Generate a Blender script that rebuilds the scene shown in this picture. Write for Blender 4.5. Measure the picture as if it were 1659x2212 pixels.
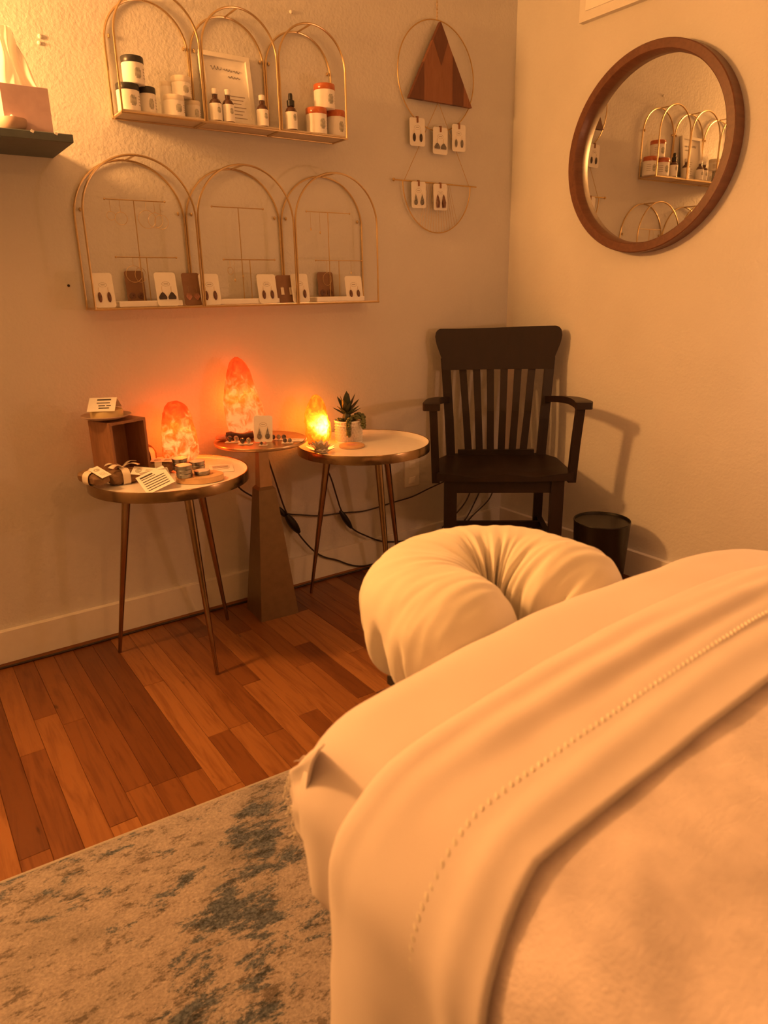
import bpy, math, random
import numpy as np
from mathutils import Vector, Matrix, noise

for o in list(bpy.data.objects): bpy.data.objects.remove(o)
scene = bpy.context.scene
C = scene.collection
PI = math.pi

# ------------------------------------------------------------------ camera
CAM = np.array([-2.3046, -2.3388, 1.1199]); YAW, PITCH, ROLL = 0.60706, 0.30511, -0.01726
FPX, IW, IH = 1523.8, 1659, 2212
_f = np.array([math.sin(YAW)*math.cos(PITCH), math.cos(YAW)*math.cos(PITCH), -math.sin(PITCH)])
_r = np.array([math.cos(YAW), -math.sin(YAW), 0.0]); _u = np.cross(_r, _f)
CR = math.cos(ROLL)*_r+math.sin(ROLL)*_u
CU = -math.sin(ROLL)*_r+math.cos(ROLL)*_u
cd = bpy.data.cameras.new('camera'); cam = bpy.data.objects.new('camera', cd); C.objects.link(cam)
cam.matrix_world = Matrix(((CR[0], CU[0], -_f[0], CAM[0]), (CR[1], CU[1], -_f[1], CAM[1]), (CR[2], CU[2], -_f[2], CAM[2]), (0, 0, 0, 1)))
cd.sensor_fit = 'HORIZONTAL'; cd.sensor_width = 36; cd.lens = FPX/IW*36
cd.clip_start = 0.02
cd.dof.use_dof = True; cd.dof.focus_distance = 2.4; cd.dof.aperture_fstop = 9
scene.camera = cam

# ------------------------------------------------------------------ world, lights, exposure
w = bpy.data.worlds.new('world'); scene.world = w; w.use_nodes = True
w.node_tree.nodes['Background'].inputs[0].default_value = (1, .5, .22, 1)
w.node_tree.nodes['Background'].inputs[1].default_value = 0.0
vs = scene.view_settings
vs.view_transform = 'Standard'; vs.look = 'None'; vs.gamma = 1; vs.use_curve_mapping = False; vs.exposure = .42
LIGHTS = {  # name: location, power, colour, radius
    'shelf_lamp_light': ((-2.60, -.230, 1.82), 108.0, (1, .42, .110), .10),
    'room_light': ((-1.25, -3.4, 2.1), 16.0, (1, .39, .105), .05),
    'side_light': ((-.22, -1.80, .98), 8.0, (1, .46, .23), .04),
}
for k, (loc, e, col, rad) in LIGHTS.items():
    l = bpy.data.lights.new(k, 'POINT'); l.energy = e; l.color = col; l.shadow_soft_size = rad
    ob = bpy.data.objects.new(k, l); ob.location = loc; C.objects.link(ob)


# ------------------------------------------------------------------ pixel helpers (a photo point put on a known plane of the room)
def ray(px, py): return _f+CR*(px-IW/2)/FPX-CU*(py-IH/2)/FPX
def onax(px, py, ax, v):
    d = ray(px, py); return Vector(CAM+d*(v-CAM[ax])/d[ax])
def WA(px, py, d=0.): return onax(px, py, 1, -d)      # plane parallel to the back wall, d in front of it
def WB(px, py, d=0.): return onax(px, py, 0, -d)      # plane parallel to the right wall
def WZ(px, py, z): return onax(px, py, 2, z)          # level plane
def WV(p, px, py):                                     # upright plane through p that faces the camera
    d = ray(px, py); n = CAM[:2]-np.array([p[0], p[1]]); n /= np.linalg.norm(n)
    t = ((np.array([p[0], p[1]])-CAM[:2])@n)/(d[:2]@n); return Vector(CAM+d*t)


# ------------------------------------------------------------------ mesh helpers
class MB:
    def __init__(s): s.v = []; s.f = []; s.M = Matrix()
    def add(s, vs, fs):
        n = len(s.v); s.v += [tuple(s.M @ Vector(v)) for v in vs]; s.f += [tuple(i+n for i in f) for f in fs]; return s
    def box(s, c, d, rot=None, ch=0.0):
        x, y, z = [q/2 for q in d]
        if ch:
            vs = []
            for sz in (-1, 1):
                for (i, j) in ((-1, -1), (1, -1), (1, 1), (-1, 1)):
                    vs.append(Vector((i*(x-ch), j*(y-ch), sz*z)))
            for sz in (-1, 1):
                for (i, j) in ((-1, -1), (1, -1), (1, 1), (-1, 1)):
                    vs.append(Vector((i*x, j*y, sz*(z-ch))))
            fs = [(3, 2, 1, 0), (4, 5, 6, 7)]
            for k in range(4):
                n = (k+1) % 4
                fs += [(8+k, 8+n, 12+n, 12+k), (k, n, 8+n, 8+k), (12+k, 12+n, 4+n, 4+k)]
        else:
            vs = [Vector((i*x, j*y, k*z)) for k in (-1, 1) for (i, j) in ((-1, -1), (1, -1), (1, 1), (-1, 1))]
            fs = [(3, 2, 1, 0), (4, 5, 6, 7)]+[(k, (k+1) % 4, 4+(k+1) % 4, 4+k) for k in range(4)]
        if rot is not None:
            R = rot if isinstance(rot, Matrix) else Matrix.Rotation(rot, 3, 'Z')
            vs = [R.to_3x3() @ v for v in vs]
        return s.add([v+Vector(c) for v in vs], fs)
    def lathe(s, prof, c=(0, 0, 0), n=32, sx=1, sy=1, cap=True):
        vs = []; fs = []
        for (r, z) in prof:
            for k in range(n):
                a = 2*PI*k/n; vs.append((c[0]+r*sx*math.cos(a), c[1]+r*sy*math.sin(a), c[2]+z))
        for i in range(len(prof)-1):
            for k in range(n):
                m = (k+1) % n; fs.append((i*n+k, i*n+m, (i+1)*n+m, (i+1)*n+k))
        if cap:
            if prof[0][0] > 1e-6: fs.append(tuple(range(n))[::-1])
            if prof[-1][0] > 1e-6: fs.append(tuple((len(prof)-1)*n+k for k in range(n)))
        return s.add(vs, fs)
    def tube(s, pts, r, n=8, closed=False):
        pts = [Vector(p) for p in pts]; N = len(pts); vs = []; fs = []
        rr = r if isinstance(r, (list, tuple)) else [r]*N
        up = None
        for i in range(N):
            a = pts[(i-1) % N] if (closed or i) else pts[0]; b = pts[(i+1) % N] if (closed or i < N-1) else pts[-1]
            t = (b-a).normalized()
            if up is None:
                up = Vector((0, 0, 1)) if abs(t.z) < .9 else Vector((1, 0, 0))
            x = t.cross(up).normalized(); up = x.cross(t).normalized()
            for k in range(n):
                q = 2*PI*k/n; vs.append(pts[i]+(x*math.cos(q)+up*math.sin(q))*rr[i])
        for i in range(N if closed else N-1):
            j = (i+1) % N
            for k in range(n):
                m = (k+1) % n; fs.append((i*n+k, i*n+m, j*n+m, j*n+k))
        if not closed: fs += [tuple(range(n))[::-1], tuple((N-1)*n+k for k in range(n))]
        return s.add(vs, fs)
    def prism(s, poly, z0, z1):      # polygon (x,y) extruded along z
        n = len(poly); vs = [(x, y, z0) for x, y in poly]+[(x, y, z1) for x, y in poly]
        return s.add(vs, [tuple(range(n))[::-1], tuple(range(n, 2*n))]+[(k, (k+1) % n, n+(k+1) % n, n+k) for k in range(n)])
    def grid(s, fn, nu, nv, closed_u=False):
        vs = [fn(i, j) for j in range(nv) for i in range(nu)]; fs = []
        for j in range(nv-1):
            for i in range(nu if closed_u else nu-1):
                k = (i+1) % nu; fs.append((j*nu+i, j*nu+k, (j+1)*nu+k, (j+1)*nu+i))
        return s.add(vs, fs)
    def ball(s, c, r, n=10, m=6):
        if not isinstance(r, (tuple, list)): r = (r, r, r)
        vs = [(c[0], c[1], c[2]-r[2])]; fs = []
        for j in range(1, m):
            t = -PI/2+PI*j/m
            for k in range(n):
                a = 2*PI*k/n; vs.append((c[0]+r[0]*math.cos(t)*math.cos(a), c[1]+r[1]*math.cos(t)*math.sin(a), c[2]+r[2]*math.sin(t)))
        vs.append((c[0], c[1], c[2]+r[2])); top = len(vs)-1
        for k in range(n):
            q = (k+1) % n; fs.append((0, 1+q, 1+k)); fs.append((top, 1+(m-2)*n+k, 1+(m-2)*n+q))
            for j in range(m-2): fs.append((1+j*n+k, 1+j*n+q, 1+(j+1)*n+q, 1+(j+1)*n+k))
        return s.add(vs, fs)
    def build(s, name, m=None, parent=None, smooth=True, loc=None, angle=40):
        me = bpy.data.meshes.new(name); me.from_pydata(s.v, [], s.f); me.validate()
        o = bpy.data.objects.new(name, me); C.objects.link(o)
        if m: me.materials.append(MAT[m])
        if parent: o.parent = parent
        if loc is not None: o.location = loc
        if smooth:
            for p in me.polygons: p.use_smooth = True
            try: me.set_sharp_from_angle(angle=math.radians(angle))
            except Exception: pass
        return o

def tag(o, label=None, cat=None, group=None, kind=None):
    if label: o['label'] = label
    if cat: o['category'] = cat
    if group: o['group'] = group
    if kind: o['kind'] = kind
    return o
def thing(name, label, cat, loc=(0, 0, 0), rz=0, group=None):
    o = bpy.data.objects.new(name, None); C.objects.link(o); o.location = loc; o.rotation_euler = (0, 0, rz)
    o.empty_display_size = .05
    return tag(o, label, cat, group)
def copy_tree(o, parent=None):
    c = o.copy(); C.objects.link(c); c.parent = parent
    for ch in list(o.children): copy_tree(ch, c)
    return c
def lerp(a, b, t): return a+(b-a)*t
def smooth_path(pts, n=8):
    pts = [Vector(p) for p in pts]; out = []
    for i in range(len(pts)-1):
        p0 = pts[max(i-1, 0)]; p1 = pts[i]; p2 = pts[i+1]; p3 = pts[min(i+2, len(pts)-1)]
        for k in range(n):
            t = k/n; out.append(.5*((2*p1)+(p2-p0)*t+(2*p0-5*p1+4*p2-p3)*t*t+(3*p1-p0-3*p2+p3)*t**3))
    return out+[pts[-1]]


# ------------------------------------------------------------------ materials
MAT = {}
def mk(name):
    m = bpy.data.materials.new(name); m.use_nodes = True; nt = m.node_tree
    MAT[name] = m; return m, nt, nt.nodes['Principled BSDF']
def nd(nt, t, **kw):
    n = nt.nodes.new(t)
    for k, v in kw.items():
        if k in n.inputs: n.inputs[k].default_value = v
        else: setattr(n, k, v)
    return n
def bump(nt, b, height, dist=.001, strength=1.0):
    n = nd(nt, 'ShaderNodeBump', Strength=strength, Distance=dist); nt.links.new(height, n.inputs['Height']); nt.links.new(n.outputs[0], b.inputs['Normal']); return n
def ramp(nt, fac, stops):
    r = nt.nodes.new('ShaderNodeValToRGB'); e = r.color_ramp.elements
    while len(e) < len(stops): e.new(.5)
    for el, (p, c) in zip(e, stops): el.position = p; el.color = (*c, 1)
    nt.links.new(fac, r.inputs[0]); return r
def coords(nt, kind='Object', scale=(1, 1, 1), rot=(0, 0, 0)):
    t = nt.nodes.new('ShaderNodeTexCoord'); mp = nt.nodes.new('ShaderNodeMapping')
    mp.inputs['Scale'].default_value = scale; mp.inputs['Rotation'].default_value = rot
    nt.links.new(t.outputs[kind], mp.inputs[0]); return mp.outputs[0]
def plain(name, col, rough=.6, metal=0., var=.06, scale=40, bmp=0., spec=.5, sheen=0., coat=0.):
    m, nt, b = mk(name)
    b.inputs['Roughness'].default_value = rough; b.inputs['Metallic'].default_value = metal
    b.inputs['Specular IOR Level'].default_value = spec
    if sheen: b.inputs['Sheen Weight'].default_value = sheen
    if coat: b.inputs['Coat Weight'].default_value = coat; b.inputs['Coat Roughness'].default_value = .12
    n = nd(nt, 'ShaderNodeTexNoise', Scale=scale, Detail=4.); nt.links.new(coords(nt), n.inputs['Vector'])
    r = ramp(nt, n.outputs[0], [(.3, tuple(max(0, c*(1-var)) for c in col)), (.7, tuple(min(1, c*(1+var)) for c in col))])
    nt.links.new(r.outputs[0], b.inputs['Base Color'])
    if bmp: bump(nt, b, n.outputs[0], bmp)
    return m

def wall_mat():
    m, nt, b = mk('wall_paint'); b.inputs['Roughness'].default_value = .55; b.inputs['Specular IOR Level'].default_value = .3
    v = coords(nt)
    a = nd(nt, 'ShaderNodeTexNoise', Scale=95., Detail=3., Roughness=.55); nt.links.new(v, a.inputs[0])
    c = nd(nt, 'ShaderNodeTexNoise', Scale=22., Detail=4.); nt.links.new(v, c.inputs[0])
    s = nd(nt, 'ShaderNodeMath', operation='MULTIPLY_ADD'); nt.links.new(c.outputs[0], s.inputs[0]); s.inputs[1].default_value = 1.2; nt.links.new(a.outputs[0], s.inputs[2])
    bump(nt, b, s.outputs[0], .002, .75)
    d = nd(nt, 'ShaderNodeTexNoise', Scale=2.5, Detail=3.); nt.links.new(v, d.inputs[0])
    r = ramp(nt, d.outputs[0], [(.3, (.60, .585, .56)), (.7, (.66, .645, .62))]); nt.links.new(r.outputs[0], b.inputs['Base Color'])
wall_mat()
def floor_mat():
    m, nt, b = mk('oak_floor'); b.inputs['Roughness'].default_value = .33; b.inputs['Specular IOR Level'].default_value = .45
    oi = nt.nodes.new('ShaderNodeObjectInfo'); geo = nt.nodes.new('ShaderNodeNewGeometry')
    off = nd(nt, 'ShaderNodeVectorMath', operation='SCALE'); nt.links.new(oi.outputs['Location'], off.inputs[0]); off.inputs['Scale'].default_value = 7.3
    ad = nd(nt, 'ShaderNodeVectorMath', operation='ADD'); nt.links.new(geo.outputs['Position'], ad.inputs[0]); nt.links.new(off.outputs[0], ad.inputs[1])
    mp = nt.nodes.new('ShaderNodeMapping'); mp.inputs['Scale'].default_value = (30, 2.2, 1); nt.links.new(ad.outputs[0], mp.inputs[0])
    n = nd(nt, 'ShaderNodeTexNoise', Scale=1.6, Detail=6., Roughness=.6, Distortion=1.2); nt.links.new(mp.outputs[0], n.inputs[0])
    mp2 = nt.nodes.new('ShaderNodeMapping'); mp2.inputs['Scale'].default_value = (26, 7, 1); nt.links.new(ad.outputs[0], mp2.inputs[0])
    n2 = nd(nt, 'ShaderNodeTexNoise', Scale=1.0, Detail=2.); nt.links.new(mp2.outputs[0], n2.inputs[0])
    k = ramp(nt, n2.outputs[0], [(.235, (.22, .16, .12)), (.275, (1, 1, 1))])
    r = ramp(nt, oi.outputs['Random'], [(0, (.11, .036, .010)), (.3, (.175, .063, .018)), (.65, (.245, .098, .029)), (1, (.30, .130, .042))])
    g = ramp(nt, n.outputs[0], [(.3, (.62, .52, .45)), (.55, (1, 1, 1)), (.75, (1.0, .92, .8))])
    mx = nd(nt, 'ShaderNodeMix', data_type='RGBA', blend_type='MULTIPLY'); mx.inputs[0].default_value = 1
    nt.links.new(r.outputs[0], mx.inputs[6]); nt.links.new(g.outputs[0], mx.inputs[7])
    m2 = nd(nt, 'ShaderNodeMix', data_type='RGBA', blend_type='MULTIPLY'); m2.inputs[0].default_value = .8
    nt.links.new(mx.outputs[2], m2.inputs[6]); nt.links.new(k.outputs[0], m2.inputs[7])
    nt.links.new(m2.outputs[2], b.inputs['Base Color']); bump(nt, b, n.outputs[0], .0004, .5)
floor_mat()
def wood(name, dark, light, sc=(6, 40, 40), rough=.5, coat=0):
    m, nt, b = mk(name); b.inputs['Roughness'].default_value = rough
    if coat: b.inputs['Coat Weight'].default_value = coat; b.inputs['Coat Roughness'].default_value = .25
    n = nd(nt, 'ShaderNodeTexNoise', Scale=1.5, Detail=6., Roughness=.6, Distortion=.8); nt.links.new(coords(nt, scale=sc), n.inputs[0])
    r = ramp(nt, n.outputs[0], [(.3, dark), (.7, light)]); nt.links.new(r.outputs[0], b.inputs['Base Color']); bump(nt, b, n.outputs[0], .0004, .4)
wood('chair_wood', (.009, .0035, .0022), (.017, .007, .0045), (20, 20, 5), .42)
wood('mirror_wood', (.105, .040, .020), (.16, .065, .033), (5, 40, 40), .38)
wood('crate_wood', (.23, .105, .05), (.36, .17, .085), (30, 30, 6), .6)
wood('plaque_dark', (.105, .037, .018), (.15, .054, .027), (40, 8, 8), .6)
wood('plaque_mid', (.22, .088, .040), (.28, .118, .058), (40, 8, 8), .6)
wood('plaque_light', (.42, .20, .11), (.48, .25, .14), (40, 8, 8), .6)
wood('slab_wood', (.52, .31, .15), (.68, .44, .24), (10, 10, 40), .6)
wood('shelf_board', (.50, .40, .30), (.62, .52, .40), (6, 40, 40), .55)
wood('trim_wood', (.30, .13, .06), (.42, .20, .09), (6, 40, 40), .5)
plain('white_trim', (.74, .72, .68), .45, var=.02)
plain('ceiling_paint', (.60, .58, .55), .8, var=.02)
plain('far_wall_paint', (.42, .40, .37), .7, var=.04, scale=3)
plain('gold', (.62, .46, .26), .28, 1., var=.06)
plain('brass', (.31, .205, .11), .20, 1., var=.12, scale=25)
plain('copper_gold', (.62, .42, .25), .30, 1., var=.08)
plain('pedestal_metal', (.27, .195, .11), .42, .85, var=.08)
plain('chain_gold', (.55, .38, .17), .4, .9)
plain('enamel', (.82, .80, .76), .22, var=.02)
plain('shelf_paint', (.075, .095, .10), .5, var=.08)
plain('white_plastic', (.85, .83, .8), .35, var=.02)
plain('label_paper', (.88, .86, .82), .6, var=.03)
plain('card_paper', (.84, .82, .78), .65, var=.02)
plain('kraft', (.20, .115, .058), .7, var=.2, scale=60, bmp=.001)
plain('kraft_card', (.24, .13, .075), .7, var=.08)
plain('ribbon', (.80, .72, .60), .6, var=.05)
plain('ink', (.06, .045, .04), .7)
plain('ink_soft', (.36, .31, .27), .7)
plain('ink_green', (.46, .46, .40), .7, var=.3, scale=120)
plain('lid_black', (.03, .03, .033), .35)
plain('lid_orange', (.52, .13, .035), .28, coat=.5)
plain('lid_pale', (.80, .74, .64), .32)
plain('amber_glass', (.085, .03, .015), .12, spec=.8)
plain('rubber_black', (.015, .013, .013), .4)
plain('cord', (.03, .018, .013), .5)
plain('tissue_box', (.50, .36, .38), .5, var=.16, scale=14)
plain('tin', (.30, .30, .30), .32, 1., var=.1)
plain('tin_label', (.58, .56, .52), .5, var=.08)
plain('lotus_metal', (.62, .56, .48), .35, .7)
plain('ceramic', (.72, .68, .62), .4)
plain('soap', (.66, .52, .26), .5, var=.04)
plain('plate_clay', (.44, .31, .25), .6)
plain('bin_metal', (.010, .008, .007), .35, .3)
plain('dark_metal', (.05, .04, .035), .4, .6)
plain('crystal', (.32, .27, .22), .2, var=.5, scale=90, coat=.4)
plain('crystal_dark', (.06, .045, .05), .2, var=.5, scale=90, coat=.5)
plain('stone_pink', (.55, .27, .2), .4, var=.25)
plain('leather_dark', (.035, .012, .014), .5)
plain('bead_brown', (.13, .055, .035), .35, var=.4, scale=150)
plain('bead_dark', (.045, .03, .03), .35, var=.4, scale=150)
plain('bead_teal', (.17, .16, .15), .4, var=.3, scale=150)
plain('leaf_dark', (.04, .055, .03), .4, var=.3)
plain('leaf_green', (.11, .125, .045), .45, var=.35)
plain('soil', (.025, .015, .01), .9)
plain('wick', (.5, .4, .3), .8)
plain('pile_edge', (.40, .37, .34), .9)
plain('cloth_thread', (.84, .80, .74), .9)
plain('foam_vinyl', (.30, .25, .2), .6)

def mirror_mat():
    m, nt, b = mk('mirror_glass'); b.inputs['Metallic'].default_value = 1; b.inputs['Roughness'].default_value = .015
    b.inputs['Base Color'].default_value = (.80, .79, .76, 1)
mirror_mat()
def tissue_mat():
    m, nt, b = mk('tissue'); b.inputs['Base Color'].default_value = (.85, .84, .82, 1); b.inputs['Roughness'].default_value = .9
    t = nd(nt, 'ShaderNodeBsdfTranslucent'); t.inputs[0].default_value = (.85, .82, .76, 1)
    mx = nd(nt, 'ShaderNodeMixShader'); mx.inputs[0].default_value = .4
    nt.links.new(b.outputs[0], mx.inputs[1]); nt.links.new(t.outputs[0], mx.inputs[2]); nt.links.new(mx.outputs[0], nt.nodes['Material Output'].inputs[0])
tissue_mat()
def cloth(name, col, sc, dist, var=.03, sheen=.25, blot=0):
    m, nt, b = mk(name); b.inputs['Roughness'].default_value = .85; b.inputs['Specular IOR Level'].default_value = .15; b.inputs['Sheen Weight'].default_value = sheen
    v = coords(nt)
    n = nd(nt, 'ShaderNodeTexNoise', Scale=sc, Detail=3.); nt.links.new(v, n.inputs[0])
    n2 = nd(nt, 'ShaderNodeTexNoise', Scale=blot or 6., Detail=4., Roughness=.55); nt.links.new(v, n2.inputs[0])
    r = ramp(nt, n2.outputs[0], [(.3, tuple(c*(1-var) for c in col)), (.7, tuple(min(1, c*(1+var)) for c in col))]); nt.links.new(r.outputs[0], b.inputs['Base Color'])
    bump(nt, b, n.outputs[0], dist, .6)
cloth('sheet_cotton', (.71, .64, .64), 900, .0002)
cloth('cradle_cotton', (.76, .71, .62), 900, .0002)
cloth('fleece', (.64, .56, .58), 330, .0016, var=.24, sheen=.6, blot=15.)
def rug_mat():
    m, nt, b = mk('rug_pile'); b.inputs['Roughness'].default_value = .95; b.inputs['Specular IOR Level'].default_value = .1; b.inputs['Sheen Weight'].default_value = .3
    v = coords(nt, scale=(1, 2.1, 1)); vf = coords(nt); v.node.inputs['Location'].default_value = (-.28, -.32, 0)
    n1 = nd(nt, 'ShaderNodeTexNoise', Scale=9., Detail=12., Roughness=.82, Distortion=.25); nt.links.new(v, n1.inputs[0])
    n2 = nd(nt, 'ShaderNodeTexNoise', Scale=3.0, Detail=5., Roughness=.6); nt.links.new(v, n2.inputs[0])
    n3 = nd(nt, 'ShaderNodeTexNoise', Scale=210., Detail=2.); nt.links.new(vf, n3.inputs[0])
    base = ramp(nt, n2.outputs[0], [(.32, (.24, .215, .21)), (.5, (.375, .335, .33)), (.66, (.29, .25, .245))])
    sp = nd(nt, 'ShaderNodeTexNoise', Scale=2.1, Detail=3.); nt.links.new(v, sp.inputs[0])
    sa = nd(nt, 'ShaderNodeMath', operation='MULTIPLY_ADD'); nt.links.new(sp.outputs[0], sa.inputs[0]); sa.inputs[1].default_value = .62; sa.inputs[2].default_value = -.31
    sb_ = nd(nt, 'ShaderNodeMath', operation='ADD'); nt.links.new(n1.outputs[0], sb_.inputs[0]); nt.links.new(sa.outputs[0], sb_.inputs[1])
    msk = ramp(nt, sb_.outputs[0], [(.395, (1, 1, 1)), (.435, (0, 0, 0))])
    dark = ramp(nt, n3.outputs[0], [(.3, (.05, .068, .10)), (.7, (.125, .15, .19))])
    mid = nd(nt, 'ShaderNodeMix', data_type='RGBA'); nt.links.new(msk.outputs[0], mid.inputs[0]); nt.links.new(base.outputs[0], mid.inputs[6]); nt.links.new(dark.outputs[0], mid.inputs[7])
    n4 = nd(nt, 'ShaderNodeTexNoise', Scale=20., Detail=10., Roughness=.8); nt.links.new(v, n4.inputs[0])
    m4 = ramp(nt, n4.outputs[0], [(.41, (.42, .41, .40)), (.47, (1, 1, 1))])
    mu = nd(nt, 'ShaderNodeMix', data_type='RGBA', blend_type='MULTIPLY'); mu.inputs[0].default_value = 1; nt.links.new(mid.outputs[2], mu.inputs[6]); nt.links.new(m4.outputs[0], mu.inputs[7])
    sg = ramp(nt, n3.outputs[0], [(.25, (.72, .72, .72)), (.75, (1.15, 1.15, 1.15))])
    m3 = nd(nt, 'ShaderNodeMix', data_type='RGBA', blend_type='MULTIPLY'); m3.inputs[0].default_value = 1; nt.links.new(mu.outputs[2], m3.inputs[6]); nt.links.new(sg.outputs[0], m3.inputs[7])
    nt.links.new(m3.outputs[2], b.inputs['Base Color'])
    bump(nt, b, n3.outputs[0], .004, .8)
rug_mat()
def salt_mat(name, low, high, hot, s_lo, s_hi, bulb, rad, hgt, contrast, thru):
    # glowing salt crystal: veined, brightest round the bulb inside, its walls letting part of the bulb's light through
    m, nt, b = mk(name); b.inputs['Roughness'].default_value = .45
    t = nt.nodes.new('ShaderNodeTexCoord')
    n = nd(nt, 'ShaderNodeTexNoise', Scale=34., Detail=6., Roughness=.62, Distortion=.7); nt.links.new(t.outputs['Object'], n.inputs[0])
    d = nd(nt, 'ShaderNodeVectorMath', operation='DISTANCE'); nt.links.new(t.outputs['Object'], d.inputs[0]); d.inputs[1].default_value = bulb
    mr = nd(nt, 'ShaderNodeMapRange'); nt.links.new(d.outputs['Value'], mr.inputs[0]); mr.inputs[1].default_value = rad; mr.inputs[2].default_value = hgt; mr.inputs[3].default_value = 1; mr.inputs[4].default_value = 0
    a = nd(nt, 'ShaderNodeMath', operation='MULTIPLY_ADD'); nt.links.new(n.outputs[0], a.inputs[0]); a.inputs[1].default_value = contrast; a.inputs[2].default_value = -contrast*.5
    ad = nd(nt, 'ShaderNodeMath', operation='ADD', use_clamp=True); nt.links.new(mr.outputs[0], ad.inputs[0]); nt.links.new(a.outputs[0], ad.inputs[1])
    r = ramp(nt, ad.outputs[0], [(0, low), (.45, high), (1, hot)])
    sm = nd(nt, 'ShaderNodeMapRange'); nt.links.new(ad.outputs[0], sm.inputs[0]); sm.inputs[3].default_value = s_lo; sm.inputs[4].default_value = s_hi
    b.inputs['Base Color'].default_value = (.34, .12, .06, 1)
    nt.links.new(r.outputs[0], b.inputs['Emission Color']); nt.links.new(sm.outputs[0], b.inputs['Emission Strength'])
    bump(nt, b, n.outputs[0], .004, .6)
    tr = nd(nt, 'ShaderNodeBsdfTransparent'); tr.inputs[0].default_value = (*thru, 1)
    mx = nd(nt, 'ShaderNodeMixShader'); mx.inputs[0].default_value = .15
    nt.links.new(b.outputs[0], mx.inputs[1]); nt.links.new(tr.outputs[0], mx.inputs[2]); nt.links.new(mx.outputs[0], nt.nodes['Material Output'].inputs[0])
salt_mat('salt_left', (.26, .008, .001), (1, .12, .010), (1, .40, .10), .18, .95, (0, -.03, .080), .006, .125, 2.6, (1, .24, .04))
salt_mat('salt_tall', (.55, .026, .003), (1, .12, .013), (1, .33, .09), .34, .78, (0, -.03, .06), .02, .24, 2.5, (1, .24, .035))
salt_mat('salt_right', (.80, .19, .004), (1, .33, .010), (1, .72, .22), .40, 3.8, (0, -.04, .072), .010, .062, 1.5, (1, .36, .05))
def bulb_mat():
    m, nt, b = mk('lamp_globe'); b.inputs['Emission Color'].default_value = (1, .55, .22, 1); b.inputs['Emission Strength'].default_value = 3
bulb_mat()

# ------------------------------------------------------------------ room shell
RX, RY, RZ = -3.5, -4.4, 2.55
def shell(name, c, d, m, kind='structure'):
    o = MB().box((0, 0, 0), d).build(name, m, smooth=False, loc=c); o['kind'] = kind; return o
wall_back = shell('wall_back', (RX/2, .05, RZ/2), (-RX+.2, .1, RZ), 'wall_paint')
wall_right = shell('wall_right', (.05, RY/2, RZ/2), (.1, -RY, RZ), 'wall_paint')
shell('wall_left', (RX-.05, RY/2, RZ/2), (.1, -RY, RZ), 'far_wall_paint')
shell('wall_front', (RX/2, RY-.05, RZ/2), (-RX+.2, .1, RZ), 'far_wall_paint')
shell('ceiling', (RX/2, RY/2, RZ+.05), (-RX+.2, -RY+.2, .1), 'ceiling_paint')
floor = shell('floor', (RX/2, RY/2, -.058), (-RX+.2, -RY+.2, .08), 'soil')
# oak planks running out from the back wall, 60 mm wide
random.seed(11)
PW = .0601
pm = MB().box((0, 0, 0), (PW-.0006, 1, .018), ch=.0009).build('plank_proto', 'oak_floor', smooth=False); pmesh = pm.data; bpy.data.objects.remove(pm)
known = {-2.055: [-.462], -2.117: [-.39], -2.164: [-.546], -1.812: [-.397], -1.924: [-.859], -1.867: [-.864], -1.805: [-.852], -1.685: [-.751], -1.629: [-.835], -1.509: [-.808], -2.226: [-.926]}
stuffb = MB(); nplank = 0
x = -2.262-PW*20
while x < -.01:
    xc = x+PW/2; ends = [0.]
    cuts = [c for kx, cl in known.items() for c in cl if abs(kx-xc-.0) < .031]
    y = -.0
    if cuts: y = cuts[0]; ends = [0., y] if xc > -2.4 else [0.]
    else: y = -random.uniform(.12, .85); ends = [0., y]
    while y > -1.35:
        y -= random.uniform(.35, .95); ends.append(y)
    ends.append(RY)
    for a, b in zip(ends, ends[1:]):
        if xc > -2.6 and a > -1.3 and b > -2.6:
            o = bpy.data.objects.new('floor_plank', pmesh); C.objects.link(o); o.parent = floor
            o.scale = (1, (a-b)-.0008, 1); o.location = (xc-RX/2, (a+b)/2-RY/2, -.009+.058+random.uniform(-.0004, 0)); nplank += 1
        else: stuffb.box((xc-RX/2, (a+b)/2-RY/2, -.0092+.058), (PW-.0006, (a-b)-.0008, .018))
    x += PW
x = -2.262-PW*20
while x > RX:
    x -= PW; stuffb.box((x+PW/2-RX/2, 0, -.0092+.058), (PW-.0006, -RY, .018))
o = stuffb.build('plank_field', 'oak_floor', floor, smooth=False); o['kind'] = 'stuff'

def baseboard(name, c, d, along):
    o = thing(name, None, None, c); o['kind'] = 'structure'
    L = d
    m = MB()
    prof = [(0, .014), (-.018, .014), (-.018, .1185), (-.0165, .12), (0, .12)]
    if along == 'x': m.prism([(y, z) for y, z in prof], 0, 1); m.v = [(v[2]*L-L/2, v[0], v[1]) for v in m.v]
    else: m.prism([(y, z) for y, z in prof], 0, 1); m.v = [(v[0], v[2]*L-L/2, v[1]) for v in m.v]
    m.build('board', 'white_trim', o, smooth=False)
    s = MB(); s.box((0, -.008, .0075) if along == 'x' else (-.008, 0, .0075), (L, .015, .0135) if along == 'x' else (.015, L, .0135))
    s.build('wood_strip', 'trim_wood', o, smooth=False)
    return o
baseboard('baseboard_back', ((RX)/2-.01, 0, 0), -RX-.02, 'x')
baseboard('baseboard_right', (0, RY/2, 0), -RY, 'y')

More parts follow.
